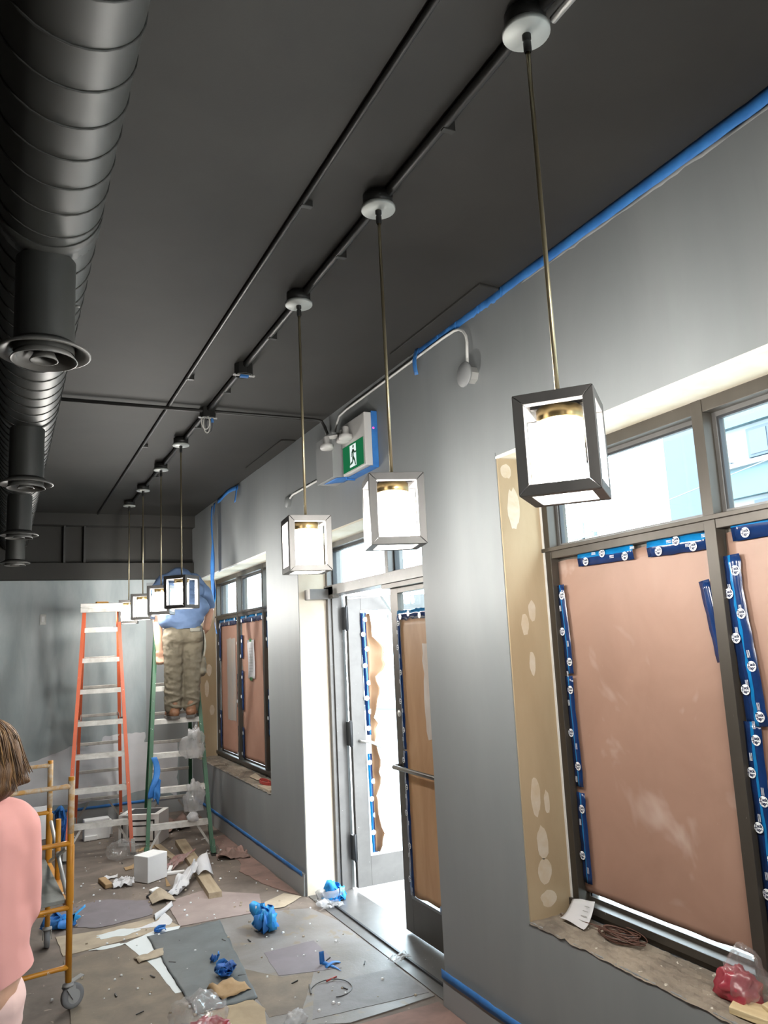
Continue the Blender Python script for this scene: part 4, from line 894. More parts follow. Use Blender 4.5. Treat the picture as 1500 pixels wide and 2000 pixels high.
hr = MB(); ellip(hr, W(0, .455, zf + 1.19), (.083, .108, .098)); blob(hr, 'hair', 'hair_grey', worker, voxel=.007, smooth=4, cut=[(W(0, .47, zf + 1.15), (0, .6, -1))])

# --- woman in salmon blouse at left edge, seen from behind
B = Vector((-.045, 2.90, 0))
def Q(x, y, z): return B + Vector((x, y, z))
wb = MB()
for s_ in (-1, 1):
    chain(wb, [(Q(s_ * .075 - .055, .02, .07), .036), (Q(s_ * .08 - .055, .0, .28), .050), (Q(s_ * .08 - .055, .02, .46), .052), (Q(s_ * .085 - .03, .0, .80), .085)])
    capsule(wb, Q(s_ * .075 - .055, .0, .035), Q(s_ * .085 - .055, .15, .028), .032, .026)
chain(wb, [(Q(0, 0, .88), .13), (Q(0, .0, 1.08), .115), (Q(0, 0, 1.28), .125), (Q(0, .0, 1.36), .07), (Q(0, .005, 1.46), .048)])
ellip(wb, Q(-.01, .015, 1.545), (.072, .092, .105)); ellip(wb, Q(-.03, .105, 1.53), (.014, .022, .02)); ellip(wb, Q(-.02, .075, 1.475), (.035, .035, .03))
ellip(wb, Q(-.025, .095, 1.50), (.024, .012, .007))
for s_ in (-1, 1): ellip(wb, Q(-.01 + s_ * .074, .01, 1.54), (.012, .024, .03)); ellip(wb, Q(-.03 + s_ * .03, .09, 1.56), (.014, .012, .009))
for s_, el, hd in ((-1, (-.26, -.04, 1.02), (-.20, .20, 1.00)), (1, (.095, .05, 1.06), (.0, .24, 1.06))):
    chain(wb, [(Q(s_ * .115, 0, 1.31), .050), (Q(*el), .042), (Q(*hd), .028)])
    h = Q(*hd); capsule(wb, h, h + Vector((-.02, .05, 0)), .028, .024)
    for k in range(4):
        p = h + Vector((-.04 + .02 * k, .075 - .006 * abs(k - 1), 0)); chain(wb, [(p, .0085), (p + Vector((-.006, .034, -.004)), .0078), (p + Vector((-.008, .052, -.020)), .007)])
    p = h + Vector((.025, .03, .0)); chain(wb, [(p, .0105), (p + Vector((.014, .026, .004)), .0088), (p + Vector((.008, .048, 0)), .007)])
woman = blob(wb, 'person', 'skin', voxel=.007, smooth=4)
tag(woman, 'woman with brown bob in long salmon pink blouse, back to the camera, left edge', 'person')
bl = MB()
ellip(bl, Q(0, 0, 1.36), (.155, .09, .07)); chain(bl, [(Q(0, 0, 1.30), .14), (Q(.0, 0, 1.10), .142), (Q(0, 0, .96), .15)])
ellip(bl, Q(.0, .0, 1.26), (.160, .125, .16)); ellip(bl, Q(0, -.005, 1.02), (.158, .13, .2)); ellip(bl, Q(.0, 0, .90), (.168, .145, .16))
chain(bl, [(Q(-.125, 0, 1.33), .07), (Q(-.25, -.04, 1.03), .062), (Q(-.215, .14, 1.0), .05)])
chain(bl, [(Q(.105, 0, 1.32), .072), (Q(.118, .03, 1.07), .070), (Q(.045, .19, 1.06), .052)])
blouse = blob(bl, 'blouse', 'salmon', woman, voxel=.009, smooth=12, wrinkle=.006, wscale=.26, cut=[(Q(0, 0, .872), (.28, 0, -1))])
b = MB(); b.grid(lambda u, v: Q(.055 + .012 * u + .035 * v, -.138 + .012 * u - .004 * v, 1.30 - .36 * v), 3, 12)
lg_ = MB()
for s_ in (-1, 1): chain(lg_, [(Q(s_ * .075 - .055, .02, .12), .052), (Q(s_ * .08 - .055, .0, .30), .062), (Q(s_ * .08 - .055, .02, .48), .066), (Q(s_ * .08 - .03, .0, .82), .095)])
blob(lg_, 'trousers', 'pink_trouser', woman, voxel=.009, smooth=6, wrinkle=.005, wscale=.08, cut=[(Q(0, 0, .10), (0, 0, -1))])
for s_ in (-1, 1):
    t = MB(); chain(t, [(Q(s_ * .075 - .055, -.03, .04), .038), (Q(s_ * .08 - .055, .08, .038), .037), (Q(s_ * .086 - .055, .17, .032), .030)]); blob(t, 'shoe', 'boot_sole', woman, voxel=.007, smooth=3, cut=[(Q(0, 0, .002), (0, 0, -1))])
hm = MB()
ellip(hm, Q(-.005, -.005, 1.565), (.104, .112, .105)); ellip(hm, Q(-.005, -.03, 1.50), (.118, .09, .10)); ellip(hm, Q(-.005, -.035, 1.465), (.110, .088, .060)); ellip(hm, Q(-.015, -.03, 1.445), (.09, .08, .05))
chain(hm, [(Q(.060, -.03, 1.57), .050), (Q(.088, -.03, 1.50), .040), (Q(.108, -.03, 1.475), .022), (Q(.130, -.03, 1.468), .010)]); chain(hm, [(Q(-.08, -.02, 1.56), .045), (Q(-.11, -.02, 1.46), .03)])
hair = blob(hm, 'hair', 'hair', woman, voxel=.006, smooth=6)
for v in hair.data.vertices:      # locks running down from the crown
    a = math.atan2(v.co.x - B.x, v.co.y - B.y); v.co += v.normal * (.0045 * nz(a * 5, v.co.z * 3, 2) + .0022 * nz(a * 15, v.co.z * 5, 7))
st = MB(); random.seed(5)
for k in range(320):
    a = random.uniform(-2.3, 2.3); p0 = Vector((-.015, -.005, 1.668)); pts = []; fl = random.uniform(.97, 1.035); end = random.uniform(.85, 1.0)
    for i in range(10):
        t = i / 9 * end; th = t * 1.75; rx, ry = (.107 + .006 * random.random()) * fl, (.114 + .006 * random.random()) * fl
        sx = math.sin(a) * math.sin(min(th, 1.45)) * (rx + .018 * max(0, t - .6) * (1.5 if abs(a) > .9 else .4)); sy = -math.cos(a) * math.sin(min(th, 1.45)) * ry * (1 - .35 * max(0, t - .55))
        zz = 1.565 + .108 * math.cos(min(th, 1.57)) - max(0, th - 1.2) * (.235 - .09 * min(1, max(0, abs(a) - .7) / .6))
        pts.append(Q(-.004 + sx + .05 * max(0, t - .72) * (2 if sx > 0 else -1) + .005 * nz(k * 3.1, t * 2.5), -.006 + sy - .004 * nz(k * 1.7, t * 2), zz))
    st.tube(pts, [.0008 + .0016 * math.sin(PI * min(1, .15 + i / 11)) for i in range(10)], 4, 0 if random.random() < .6 else 1)
o = st.build('hair_strands', ['hair', 'hair_light'], woman, fixn=False); o['kind'] = 'stuff'

# ================================================================== FLOOR COVERINGS AND DEBRIS
def sheet(name, label, pts, z, th, m, cat='floor sheet', seed=0, amp=.006, wave=.0, grp=None):
    pts = jag(pts, amp, seed, 8); o = MB().prism(pts, z, z + th).build(name, m)
    return tag(o, label, cat, grp)
sheet('floor_board', 'large grey hardboard sheet on floor in front of the doorway', [(1.41, 5.80), (1.72, 5.78), (2.03, 5.66), (2.105, 5.3), (2.105, 3.97), (1.60, 3.93), (1.23, 4.12)], .001, .005, 'board_slate', seed=1)
sheet('floor_patch', 'purple grey rectangle stuck on the grey floor sheet', [(1.50, 5.04), (1.83, 5.06), (1.82, 4.57), (1.47, 4.66)], .0065, .0012, 'board_purple', seed=2)
sheet('floor_patch', 'dark ribbed mat corner at the front of the grey floor sheet', [(1.60, 4.42), (2.09, 4.40), (2.09, 4.02), (1.45, 4.06)], .0065, .0012, 'board_darkslate', seed=3)
sheet('floor_patch', 'brownish worn patch on the grey floor sheet by the black membrane', [(1.30, 4.9), (1.48, 4.64), (1.66, 4.6), (1.44, 4.18), (1.27, 4.2)], .0064, .0008, 'board_brown', seed=23)
sheet('floor_board', 'brown cardboard sheet on floor in front of the scaffold', [(.40, 5.63), (.74, 5.70), (.90, 5.55), (.92, 5.0), (1.02, 4.46), (.96, 4.0), (.35, 4.0)], .001, .004, 'board_brown', seed=4)
sheet('floor_board', 'beige cardboard sheet on floor right of the scaffold, splashed white', [(.40, 5.70), (1.15, 5.84), (1.05, 6.12), (.66, 6.06), (.38, 6.1)], .001, .004, 'cardboard_pale', seed=5)
sheet('floor_board', 'pale pink paper board on floor between plank and doorway', [(1.16, 6.42), (1.47, 6.55), (1.82, 6.2), (1.72, 5.80), (1.41, 5.82), (1.15, 5.83)], .001, .004, 'board_pink', seed=6)
sheet('floor_patch', 'dark slate coloured patch on floor left of the debris', [(.40, 6.62), (.72, 6.80), (1.06, 6.55), (1.03, 6.2), (.66, 6.12), (.42, 6.3)], .001, .003, 'board_purple', seed=7, amp=.02)
sheet('floor_board', 'white sheet peeking out from under the black membrane', [(.77, 5.70), (1.0, 5.85), (1.15, 5.83), (1.10, 5.70), (.95, 5.60), (.93, 5.10), (.95, 4.75), (.91, 4.75), (.87, 5.2)], .0055, .001, 'white_sheet', seed=8)
b = MB()
MC = [(.915, 5.74), (1.41, 5.78), (1.285, 4.45), (.955, 4.42)]
def memb(u, v):
    p = Vector(MC[3]).lerp(Vector(MC[2]), u).lerp(Vector(MC[0]).lerp(Vector(MC[1]), u), v)
    x = p.x + (.012 * nz(v * 8, u * 3, 1) if u in (0, 1) else 0); y = p.y + (.02 * nz(u * 7, v * 3, 2) if v in (0, 1) else 0)
    z = .0095 + .014 * max(0, nz(u * 2 + v, v * 7, 3)) + .012 * max(0, 1 - abs(v - .38 - .15 * u) / .05) * (.5 + nz(u * 4, 1)) * (1 - (u - .5) ** 2)
    return (x, y, z)
b.grid(memb, 28, 40); tag(b.build('floor_membrane', 'membrane', solid=.002), 'dark rubbery membrane sheet, wrinkled, in the middle of the floor', 'floor sheet')
sheet('floor_board', 'tan cardboard sheet on floor below the black membrane', [(.98, 4.40), (1.24, 4.52), (1.28, 4.30), (1.22, 4.05), (1.25, 3.9), (.93, 3.9), (.96, 4.2)], .0056, .003, 'board_tan', seed=9)
sheet('floor_board', 'pinkish torn building paper along foot of wall before the door', [(2.07, 5.97), (2.08, 8.3), (1.92, 8.25), (1.88, 7.6), (1.95, 7.2), (1.86, 6.9), (1.93, 6.4)], .001, .004, 'rosin_pink', seed=10, amp=.025)
sheet('floor_board', 'dark brown floor paper at the near corner of the wall', [(1.62, 3.9), (2.085, 3.9), (2.085, 3.4), (1.3, 3.4), (1.3, 3.9)], .001, .003, 'rosin_pink', seed=12)
sheet('floor_board', 'warm beige board under the door light, left of the doorway', [(1.62, 5.86), (1.98, 6.1), (2.07, 5.95), (1.88, 5.79)], .0055, .002, 'cardboard_pale', seed=13)
def splat(name, label, cx, cy, rx, ry, z, m, seed):
    pts = [(cx + rx * math.cos(a) * (1 + .55 * nz(math.cos(a) * 2, math.sin(a) * 2, seed)), cy + ry * math.sin(a) * (1 + .55 * nz(math.cos(a) * 2 + 5, math.sin(a) * 2, seed))) for a in [2 * PI * i / 40 for i in range(40)]]
    return tag(MB().prism(pts, z, z + .0012).build(name, m), label, 'paint')
splat('paint_splash', 'larger white paint splash on the beige cardboard', .76, 5.93, .14, .07, .0052, 'paint_splash', 3)
splat('paint_splash', 'smaller white paint splash near the floor seam', .67, 5.70, .10, .03, .0052, 'paint_splash', 6)
b = MB(); b.grid(lambda u, v: (1.02 + .17 * u, 6.06 + .26 * u + .09 * v * (1 - .4 * u) - .03, .008 + .03 * math.sin(PI * v) * (1 - u) + .02 * u * v), 8, 5)
tag(b.build('white_card', 'paper_white', solid=.002), 'white card corner curling up between pink board and black membrane', 'card')
sheet('white_card', 'bright white curved card on floor beside the seam, left of the pink board', [(.86, 5.93), (1.03, 6.02), (1.11, 6.18), (1.13, 5.97), (1.09, 5.89)], .0062, .002, 'paper_white', cat='card', seed=31, amp=.008)
b = MB(); b.hexa([(1.06, 6.42, .006), (1.20, 6.47, .006), (1.22, 6.60, .012), (1.10, 6.58, .012), (1.06, 6.42, .009), (1.20, 6.47, .009), (1.22, 6.60, .06), (1.10, 6.58, .06)])
b = MB(); b.grid(lambda u, v: (1.06 + .17 * u, 6.40 + .17 * v, .010 + .07 * (1 - abs(u - .45) / .55) * (.4 + .6 * v)), 6, 4, sm=False)
tag(b.build('cardboard_scrap', 'cardboard_pale', solid=.004), 'tented pale cardboard scrap by the black plastic scraps', 'cardboard')

def wad(name, label, c, rx, ry, rz, n, seed, mats, wd=.035, cat='tape', L=18):
    """a wad of crumpled tape: several ribbons folded through a small volume"""
    rnd = random.Random(seed); b = MB(); c = Vector(c)
    for k in range(n):
        a = rnd.uniform(0, 6.28); el = rnd.uniform(.2, 1.2); p = Vector((rnd.uniform(-.5, .5), rnd.uniform(-.5, .5), rnd.uniform(.1, .7))); dirv = Vector((math.cos(a), math.sin(a), rnd.uniform(-.4, .6))).normalized(); sd = dirv.orthogonal().normalized(); pts = []
        for i in range(L):
            dirv = (dirv + Vector((rnd.uniform(-1, 1), rnd.uniform(-1, 1), rnd.uniform(-1, 1))) * .55 - Vector((p.x, p.y, p.z - .45)) * .55).normalized(); p = p + dirv * .22
            sd = (sd - dirv * sd.dot(dirv) + Vector((rnd.uniform(-1, 1), rnd.uniform(-1, 1), rnd.uniform(-1, 1))) * .2).normalized(); pts.append((p.copy(), sd.copy()))
        vs = []
        for p, sd in pts:
            q = Vector((p.x * rx, p.y * ry, max(.02, p.z) * rz))
            for e in (-1, 1):
                v = q + sd * (e * wd / 2); v.z = max(v.z, .003); vs.append(c + v)
        b.add(vs, [(2 * i, 2 * i + 1, 2 * i + 3, 2 * i + 2) for i in range(len(pts) - 1)], rnd.randrange(len(mats)), True)
    return tag(b.build(name, mats, solid=.0012, fixn=False), label, cat)
wad('tape_ball', 'bright blue crumpled tape ball on the grey floor sheet', (1.63, 5.42, .008), .085, .085, .13, 16, 2, ['masking_bright', 'masking_bright', 'masking_blue'], .055)
wad('tape_ball', 'bright blue tape wad in the doorway beside the jamb', (2.23, 5.70, .014), .10, .09, .10, 12, 4, ['masking_bright', 'poly_white', 'masking_bright'], .05)
wad('tape_ball', 'crumpled blue tape on the black membrane, front edge', (1.215, 4.83, .024), .075, .07, .045, 9, 6, ['masking_blue', 'masking_deep'], .04)
wad('tape_ball', 'small blue tape scrap on the black membrane, above the larger wad', (1.19, 5.02, .022), .04, .03, .03, 4, 8, ['masking_blue', 'masking_deep'], .03, L=10)
wad('tape_ball', 'small pale blue tape scrap beside the white sheet', (1.01, 5.79, .012), .06, .035, .02, 5, 11, ['masking_blue'], .03, L=10)
wad('tape_ball', 'blue tape wad on floor between scaffold and orange ladder', (.42, 6.28, .006), .13, .06, .06, 8, 13, ['masking_bright', 'masking_blue'], .06)
wad('tape_ball', 'blue tape bundle hanging by the left foot of the orange ladder', (.60, 9.05, .006), .07, .06, .30, 10, 15, ['masking_blue', 'masking_deep'], .06)
b = MB(); b.grid(lambda u, v: (.46 + .13 * u, 6.30 + .06 * u + .05 * v, .02 + .07 * u + .01 * math.sin(v * 3)), 6, 2)
tag(b.build('tape_strip', 'masking_bright', solid=.001), 'bright blue tape strip sticking up right of the scaffold', 'tape')
b = MB(); b.grid(lambda u, v: (1.735 + .015 * math.sin(u * 2) + .05 * u, 4.68 - .16 * u - (.0 if u > .5 else .01) + .04 * v, .010 + .02 * v * (1 - u)), 10, 2); b.grid(lambda u, v: (1.725 + .03 * u, 4.67 + .01 * v, .012 + .085 * v - .02 * v * v), 2, 6)
b.grid(lambda u, v: (1.74 + .15 * u, 4.60 + .06 * u + .03 * v, .010 + .012 * math.sin(u * 5)), 8, 2)
tag(b.build('tape_strip', 'masking_blue', solid=.001), 'L shaped pale blue tape curl on the purple floor patch', 'tape')
b = MB(); b.grid(lambda u, v: (.33 + .05 * v + .02 * math.sin(u * 9), 0, 0), 1, 1)
# blue tape hung on the green ladder's left rail
b = MB(); b.grid(lambda u, v: Vector((1.268 + .055 * u + .03 * math.sin(v * 5), 7.77 - .035 + .02 * math.sin(v * 6 + u), .90 - .36 * v)), 4, 16); b.grid(lambda u, v: Vector((1.29 + .07 * u * (1 - .3 * v), 7.735 + .02 * math.sin(v * 8), .72 - .22 * v + .03 * math.sin(u * 5))), 4, 8)
tag(b.build('tape_strip', ['masking_blue'], solid=.0015), 'crumpled blue tape hung on left rail of the green ladder', 'tape')

# foam blocks, carton, plank
o = MB().box((-.105, -.085, 0), (.105, .085, .205)).build('foam_block', 'foam', bevel=.006); o.location = (1.165, 7.12, .004); o.rotation_euler = (.0, .0, math.radians(33)); tag(o, 'white foam cube on floor in front of the green ladder', 'foam block')
fb = MB(); fb.box((-.15, -.06, 0), (.10, .06, .20)); fb.box((.10, -.045, .03), (.13, .05, .17)); fb.box((-.15, -.075, .0), (-.02, -.06, .05))
o = fb.build('foam_block', 'foam', bevel=.008); o.location = (.95, 8.98, .004); o.rotation_euler = (0, 0, .05); tag(o, 'white moulded foam block under the orange ladder', 'foam block')
o = MB().box((-.11, -.008, 0), (.10, .008, .33)).build('foam_sheet', 'foam', bevel=.003); o.location = (.42, 9.3, .002); o.rotation_euler = (math.radians(-14), 0, .1); tag(o, 'white foam sheet leaning behind the scaffold post', 'foam sheet')
ca = tag(empty('carton', (1.33, 8.52, .003), math.radians(-28)), 'white cardboard carton with black line drawing, between the two ladders', 'box')
MB().box((-.20, -.16, 0), (.20, .16, .29)).build('carton_body', 'carton_white', ca, bevel=.004)
b = MB()
for (y, s_) in ((-.161, 1),):
    for (x0, z0, x1, z1) in ((-.17, .03, .16, .045), (-.17, .03, -.155, .24), (-.17, .225, .16, .24), (.145, .03, .16, .24), (-.10, .08, .11, .092), (-.10, .08, -.088, .19), (-.10, .178, .11, .19), (.098, .08, .11, .19)): b.box((x0, y - .001, z0), (x1, y, z1))
for (y0, z0, y1, z1) in ((-.13, .04, .13, .055), (-.13, .04, -.115, .22), (-.13, .205, .13, .22), (.115, .04, .13, .22)): b.box((-.202, y0, z0), (-.201, y1, z1))
b.box((-.14, -.12, .2905), (.15, .13, .2915)); b.build('printed_drawing', 'carton_black', ca)
MB().box((-.2025, -.15, .22), (-.2012, -.10, .28)).build('red_label', 'carton_red', ca)
pa = jag([(1.05, 8.18), (1.24, 8.40), (1.36, 8.42), (1.42, 8.20), (1.20, 8.16)], .01, 3)
tag(MB().prism([(x + .0, y) for x, y in [(1.18, 8.12), (1.44, 8.24), (1.42, 8.36), (1.22, 8.24)]], .0015, .0045).build('cardboard_scrap', 'cardboard'), 'flat brown cardboard under the carton edge', 'cardboard')
pk = MB(); pk.hexa([(-.05, -.95, 0), (.05, -.95, 0), (.05, .95, 0), (-.05, .95, 0), (-.05, -.95, .045), (.05, -.95, .045), (.05, .95, .045), (-.05, .95, .045)])
o = pk.build('plank', 'wood', bevel=.003); o.location = (1.565, 7.25, .001); o.rotation_euler = (0, 0, math.radians(-3.5)); tag(o, 'grey timber plank lying on floor right of the foam cube', 'plank')
o = MB().box((-.03, -.40, 0), (.03, .40, .018)).build('plank', 'wood', bevel=.002); o.location = (1.44, 7.85, .001); o.rotation_euler = (0, 0, math.radians(4)); tag(o, 'short thin timber offcut beside the far end of the plank', 'plank')

def drape(name, label, pts, th, m, seed, amp, nu=16, nv=16, cat='plastic', hi=.03):
    """a crumpled sheet spanning four floor corners"""
    b = MB()
    def fn(u, v):
        p = Vector(pts[0]).lerp(Vector(pts[1]), u).lerp(Vector(pts[3]).lerp(Vector(pts[2]), u), v)
        e = amp * (nz(u * 3 + seed, v * 3, seed) + .5 * nz(u * 7, v * 7, seed))
        z = p.z + .004 + hi * abs(nz(u * 2.6, v * 2.6, seed + 5)) + hi * .5 * abs(nz(u * 6, v * 6, seed + 9))
        return (p.x + e, p.y + amp * nz(u * 4, v * 3 + seed, seed + 2), z)
    b.grid(fn, nu, nv); return tag(b.build(name, m, solid=.0008), label, cat)
drape('packing_sheet', 'white foam wrap sheet lying left of the foam cube', [(.86, 7.02, 0), (1.02, 7.0, 0), (1.01, 7.32, 0), (.90, 7.22, 0)], .001, 'paper_white', 1, .035, hi=.05)
drape('packing_sheet', 'long twisted white wrapping sheet reaching up onto the plank', [(1.19, 6.55, 0), (1.30, 6.52, 0), (1.56, 7.02, .08), (1.42, 7.0, .03)], .001, 'paper_white', 2, .03, hi=.07)
b = MB(); b.grid(lambda u, v: (1.49 + .13 * u, 6.80 + .22 * v + .03 * u, .055 + .13 * v * u + .03 * math.sin(4 * u)), 6, 8); b.build('upturned_corner', 'paper_white', bpy.data.objects['packing_sheet.001'], solid=.0008)
drape('packing_sheet', 'tiny white wrap scrap between foam sheet and cardboard tube', [(.80, 7.30, 0), (.93, 7.34, 0), (.94, 7.40, 0), (.82, 7.38, 0)], .001, 'paper_white', 3, .012, 8, 8, hi=.03)
tag(MB().bar((.83, 7.06, .02), (.80, 7.30, .02), .06, .035).build('cardboard_scrap', 'cardboard', bevel=.006), 'flattened cardboard tube left of the white wrap', 'cardboard')
b = MB(); b.grid(lambda u, v: (1.02 + .20 * u, 7.52 + .10 * v + .07 * u, .006 + .05 * max(0, u - .3) * (1 + v)), 6, 4, sm=False); tag(b.build('cardboard_scrap', 'cardboard', solid=.004), 'bent brown cardboard flap behind the foam cube', 'cardboard')
b = MB(); b.grid(lambda u, v: (1.24 + .035 * u, 6.83 + .05 * v, .003 + .06 * v * (1 - u)), 3, 3, sm=False); tag(b.build('cardboard_scrap', 'cardboard', solid=.003), 'small upright brown cardboard chip right of the cube', 'cardboard')
tag(MB().bar((1.27, 7.19, .012), (1.45, 7.15, .012), .05, .02).bar((1.33, 7.19, .03), (1.36, 7.26, .045), .03, .015).build('foam_scrap', 'foam', bevel=.004), 'thin white foam stick right of the foam cube', 'foam piece')
tag(MB().bar((1.10, 6.74, .012), (1.17, 6.77, .018), .05, .02).build('foam_scrap', 'foam', bevel=.006), 'small white foam chip in front of the cube', 'foam piece')
drape('plastic_film', 'red and clear netting scrap across the plank', [(1.26, 7.28, .0), (1.36, 7.26, .0), (1.62, 7.52, .05), (1.46, 7.55, .05)], .001, 'poly_pinkish', 5, .04, hi=.05)
drape('plastic_film', 'shiny black plastic scrap in front of the twisted wrap', [(1.05, 6.60, 0), (1.27, 6.57, 0), (1.29, 6.64, 0), (1.07, 6.66, 0)], .001, 'carton_black', 6, .02, hi=.03)
drape('plastic_film', 'torn reddish building paper lump near the green ladder foot', [(1.78, 7.35, 0), (2.05, 7.25, 0), (2.06, 7.55, 0), (1.85, 7.58, 0)], .001, 'rosin_pink', 7, .04, hi=.09, cat='paper')
drape('plastic_film', 'brown floor paper bunched behind the green ladder', [(1.45, 8.7, 0), (1.85, 8.8, 0), (1.9, 9.3, 0), (1.5, 9.3, 0)], .001, 'rosin_pink', 8, .05, hi=.10, cat='paper')
drape('cardboard_scrap', 'torn brown paper flap on the lower edge of black membrane', [(1.11, 4.50, .012), (1.28, 4.55, .012), (1.22, 4.72, .016), (1.06, 4.66, .018)], .001, 'cardboard', 9, .01, 8, 8, cat='paper', hi=.035)
drape('cardboard_scrap', 'torn tan cardboard edge left of the black membrane', [(.80, 5.30, .006), (.95, 5.33, .006), (.97, 5.44, .006), (.78, 5.40, .006)], .001, 'cardboard_pale', 10, .008, 8, 6, cat='cardboard', hi=.02)

def bag(name, label, c, r, m, seed, amp=.35, parent=None, cat='plastic bag', tail=None):
    b = MB(); n_, M = 26, 16; vs = []; c = Vector(c)
    for i in range(M + 1):
        t = -PI / 2 + PI * i / M
        for k in range(n_):
            a = 2 * PI * k / n_; d = Vector((math.cos(t) * math.cos(a), math.cos(t) * math.sin(a), math.sin(t)))
            f = 1 + amp * (nz(d.x * 2.2 + seed, d.y * 2.2, d.z * 1.4) + .9 * abs(nz(d.x * 6, d.y * 6 + seed, d.z * 2.2)))
            v = Vector((d.x * r[0], d.y * r[1], d.z * r[2])) * f
            if tail and d.z > .5: v.z += tail * (d.z - .5) * 2; v.x *= 1 - .5 * (d.z - .5)
            v.z = max(v.z, -r[2] * .8); vs.append(c + v + Vector((0, 0, r[2] * .8)))
    b.add(vs, [(i * n_ + k, i * n_ + (k + 1) % n_, (i + 1) * n_ + (k + 1) % n_, (i + 1) * n_ + k) for i in range(M) for k in range(n_)], 0, True)
    o = b.build(name, m, parent)
    return o if parent else tag(o, label, cat)
bag('plastic_bag', 'clear crumpled plastic bag on floor by the orange ladder foot', (1.05, 7.98, .003), (.13, .10, .085), 'poly_clear', 1)
o = bag('plastic_bag', 'clear plastic bag with red netting inside at the bottom edge of the photo', (.90, 4.18, .006), (.13, .11, .10), 'poly_clear', 3, .4); bag('red_netting', '', (.95, 4.16, .002), (.09, .06, .045), 'net_red', 5, .5, o)
bag('plastic_bag', 'small clear plastic scrap at the bottom edge near the floor seam', (1.37, 4.07, .007), (.05, .04, .03), 'poly_white', 6, .5)
o = bag('plastic_bag', 'red netting in clear bag on the big window sill', (2.225, 2.06, .624), (.046, .064, .052), 'net_red', 7, .6); bag('bag_top', '', (2.23, 2.02, .65), (.045, .06, .07), 'poly_clear', 9, .5, o, tail=.03)
bag('plastic_bag', 'clear bag hanging on the green ladder below the worker boots', (1.66, 7.72, .86), (.085, .045, .14), 'poly_white', 11, .7)
bag('plastic_bag', 'white bag hanging above the lowest step of the green ladder', (1.64, 7.62, .40), (.075, .045, .13), 'poly_white', 13, .7)
bag('plastic_bag', 'knotted white foam wad on the lowest step of the green ladder', (1.63, 7.655, .306), (.05, .045, .045), 'paper_white', 15, .3, cat='foam piece')
drape('plastic_film', 'scraps of clear film at the left jamb of the doorway', [(2.08, 5.55, .012), (2.24, 5.50, .012), (2.22, 5.66, .012), (2.06, 5.68, .012)], .001, 'poly_white', 18, .03, hi=.05)
drape('plastic_film', 'bit of shiny clear tape on the door threshold', [(2.10, 4.42, .012), (2.22, 4.46, .012), (2.22, 4.56, .012), (2.08, 4.50, .012)], .001, 'poly_white', 19, .01, 8, 8, hi=.03)

# wires
def loop(c, rx, ry, z, a0, a1, rz, n=30, amp=.0):
    out = []
    for i in range(n + 1):
        a = a0 + (a1 - a0) * i / n; x, y = rx * math.cos(a), ry * math.sin(a)
        out.append((c[0] + x * math.cos(rz) - y * math.sin(rz), c[1] + x * math.sin(rz) + y * math.cos(rz), z + amp * math.sin(a * 1.7)))
    return out
o = MB().tube(loop((1.66, 4.33), .115, .11, .012, 2.9, -1.9, .2, amp=.004), .0028, 6).build('wire_offcut', 'wire_dark'); tag(o, 'looped grey wire offcut on the floor sheet near the wall', 'wire')
MB().tube([(1.67, 4.425, .016), (1.74, 4.45, .016)], .005, 6).build('red_sheath', 'marrette_red', o); MB().bar((1.545, 4.33, .012), (1.575, 4.44, .014), .006, .004).build('wire_end', 'wire_dark', o)
b = MB()
for k in range(11):
    rk = random.Random(k); b.tube(loop((2.268 + rk.uniform(-.010, .010), 2.665 + rk.uniform(-.012, .012)), .036 + rk.uniform(-.014, .012), .100 + rk.uniform(-.022, .022), .632 + rk.uniform(0, .030), 0, 2 * PI, .12 + rk.uniform(-.14, .14), 36, rk.uniform(-.010, .010)), .0022, 6, closed=False)
b.tube([(2.26, 2.77, .65), (2.255, 2.83, .645), (2.25, 2.90, .640), (2.235, 2.98, .634), (2.25, 3.03, .632)], .0025, 6)
tag(b.build('wire_coil', 'wire_brown'), 'coil of brown wire on the big window sill', 'wire')
b = MB(); b.grid(lambda u, v: (2.215 + .095 * v, 2.985 - .155 * u + .03 * v, .634 + .085 * v * v * (.6 + .4 * u) + .004 * math.sin(u * 5)), 8, 8)
o = b.build('paper_note', 'paper_white', solid=.0006); tag(o, 'loose white paper sheet leaning in corner of the big window sill', 'paper')
g = MB()
for k in range(6): g.bar((2.285 - .012 * k, 2.90, .692 - .016 * k), (2.287 - .012 * k, 2.872 - .004 * k, .693 - .016 * k), .0025, .0006, (1, 0, 0))
g.build('pencil_marks', 'outlet_metal', o)
for k, (y, l) in enumerate(((1.985, 'pale split wood offcut on the big window sill, at the photo edge'), (1.90, 'second pale wood offcut on the sill, hidden behind the first'))):
    o = MB().hexa([(-.05, -.10, 0), (.05, -.08, 0), (.045, .10, 0), (-.03, .08, 0), (-.045, -.10, .022), (.05, -.08, .03), (.03, .09, .026), (-.03, .08, .02)]).build('wood_offcut', 'wood_pale', bevel=.002)
    o.location = (2.185 + .03 * k, y - .03, .622 + .018 * k); o.rotation_euler = (0, 0, .25 - .5 * k); tag(o, l, 'wood')
b = MB(); b.grid(lambda u, v: (2.19 + .06 * v, 7.46 + .26 * u, .632 + .025 * v * u), 4, 3, sm=False); tag(b.build('paper_scrap', 'cardboard_pale', solid=.002), 'pale paper scrap on the small window sill', 'paper')
b = MB()
for k in range(5): b.tube(loop((2.20, 7.22), .035, .15 + .02 * nz(k, 1), .634 + .005 * k, 0, 2 * PI, .1 * nz(k, 4), 24, .003), .004, 5)
tag(b.build('wire_coil', 'marrette_red'), 'reddish wire coil on the small window sill', 'wire')
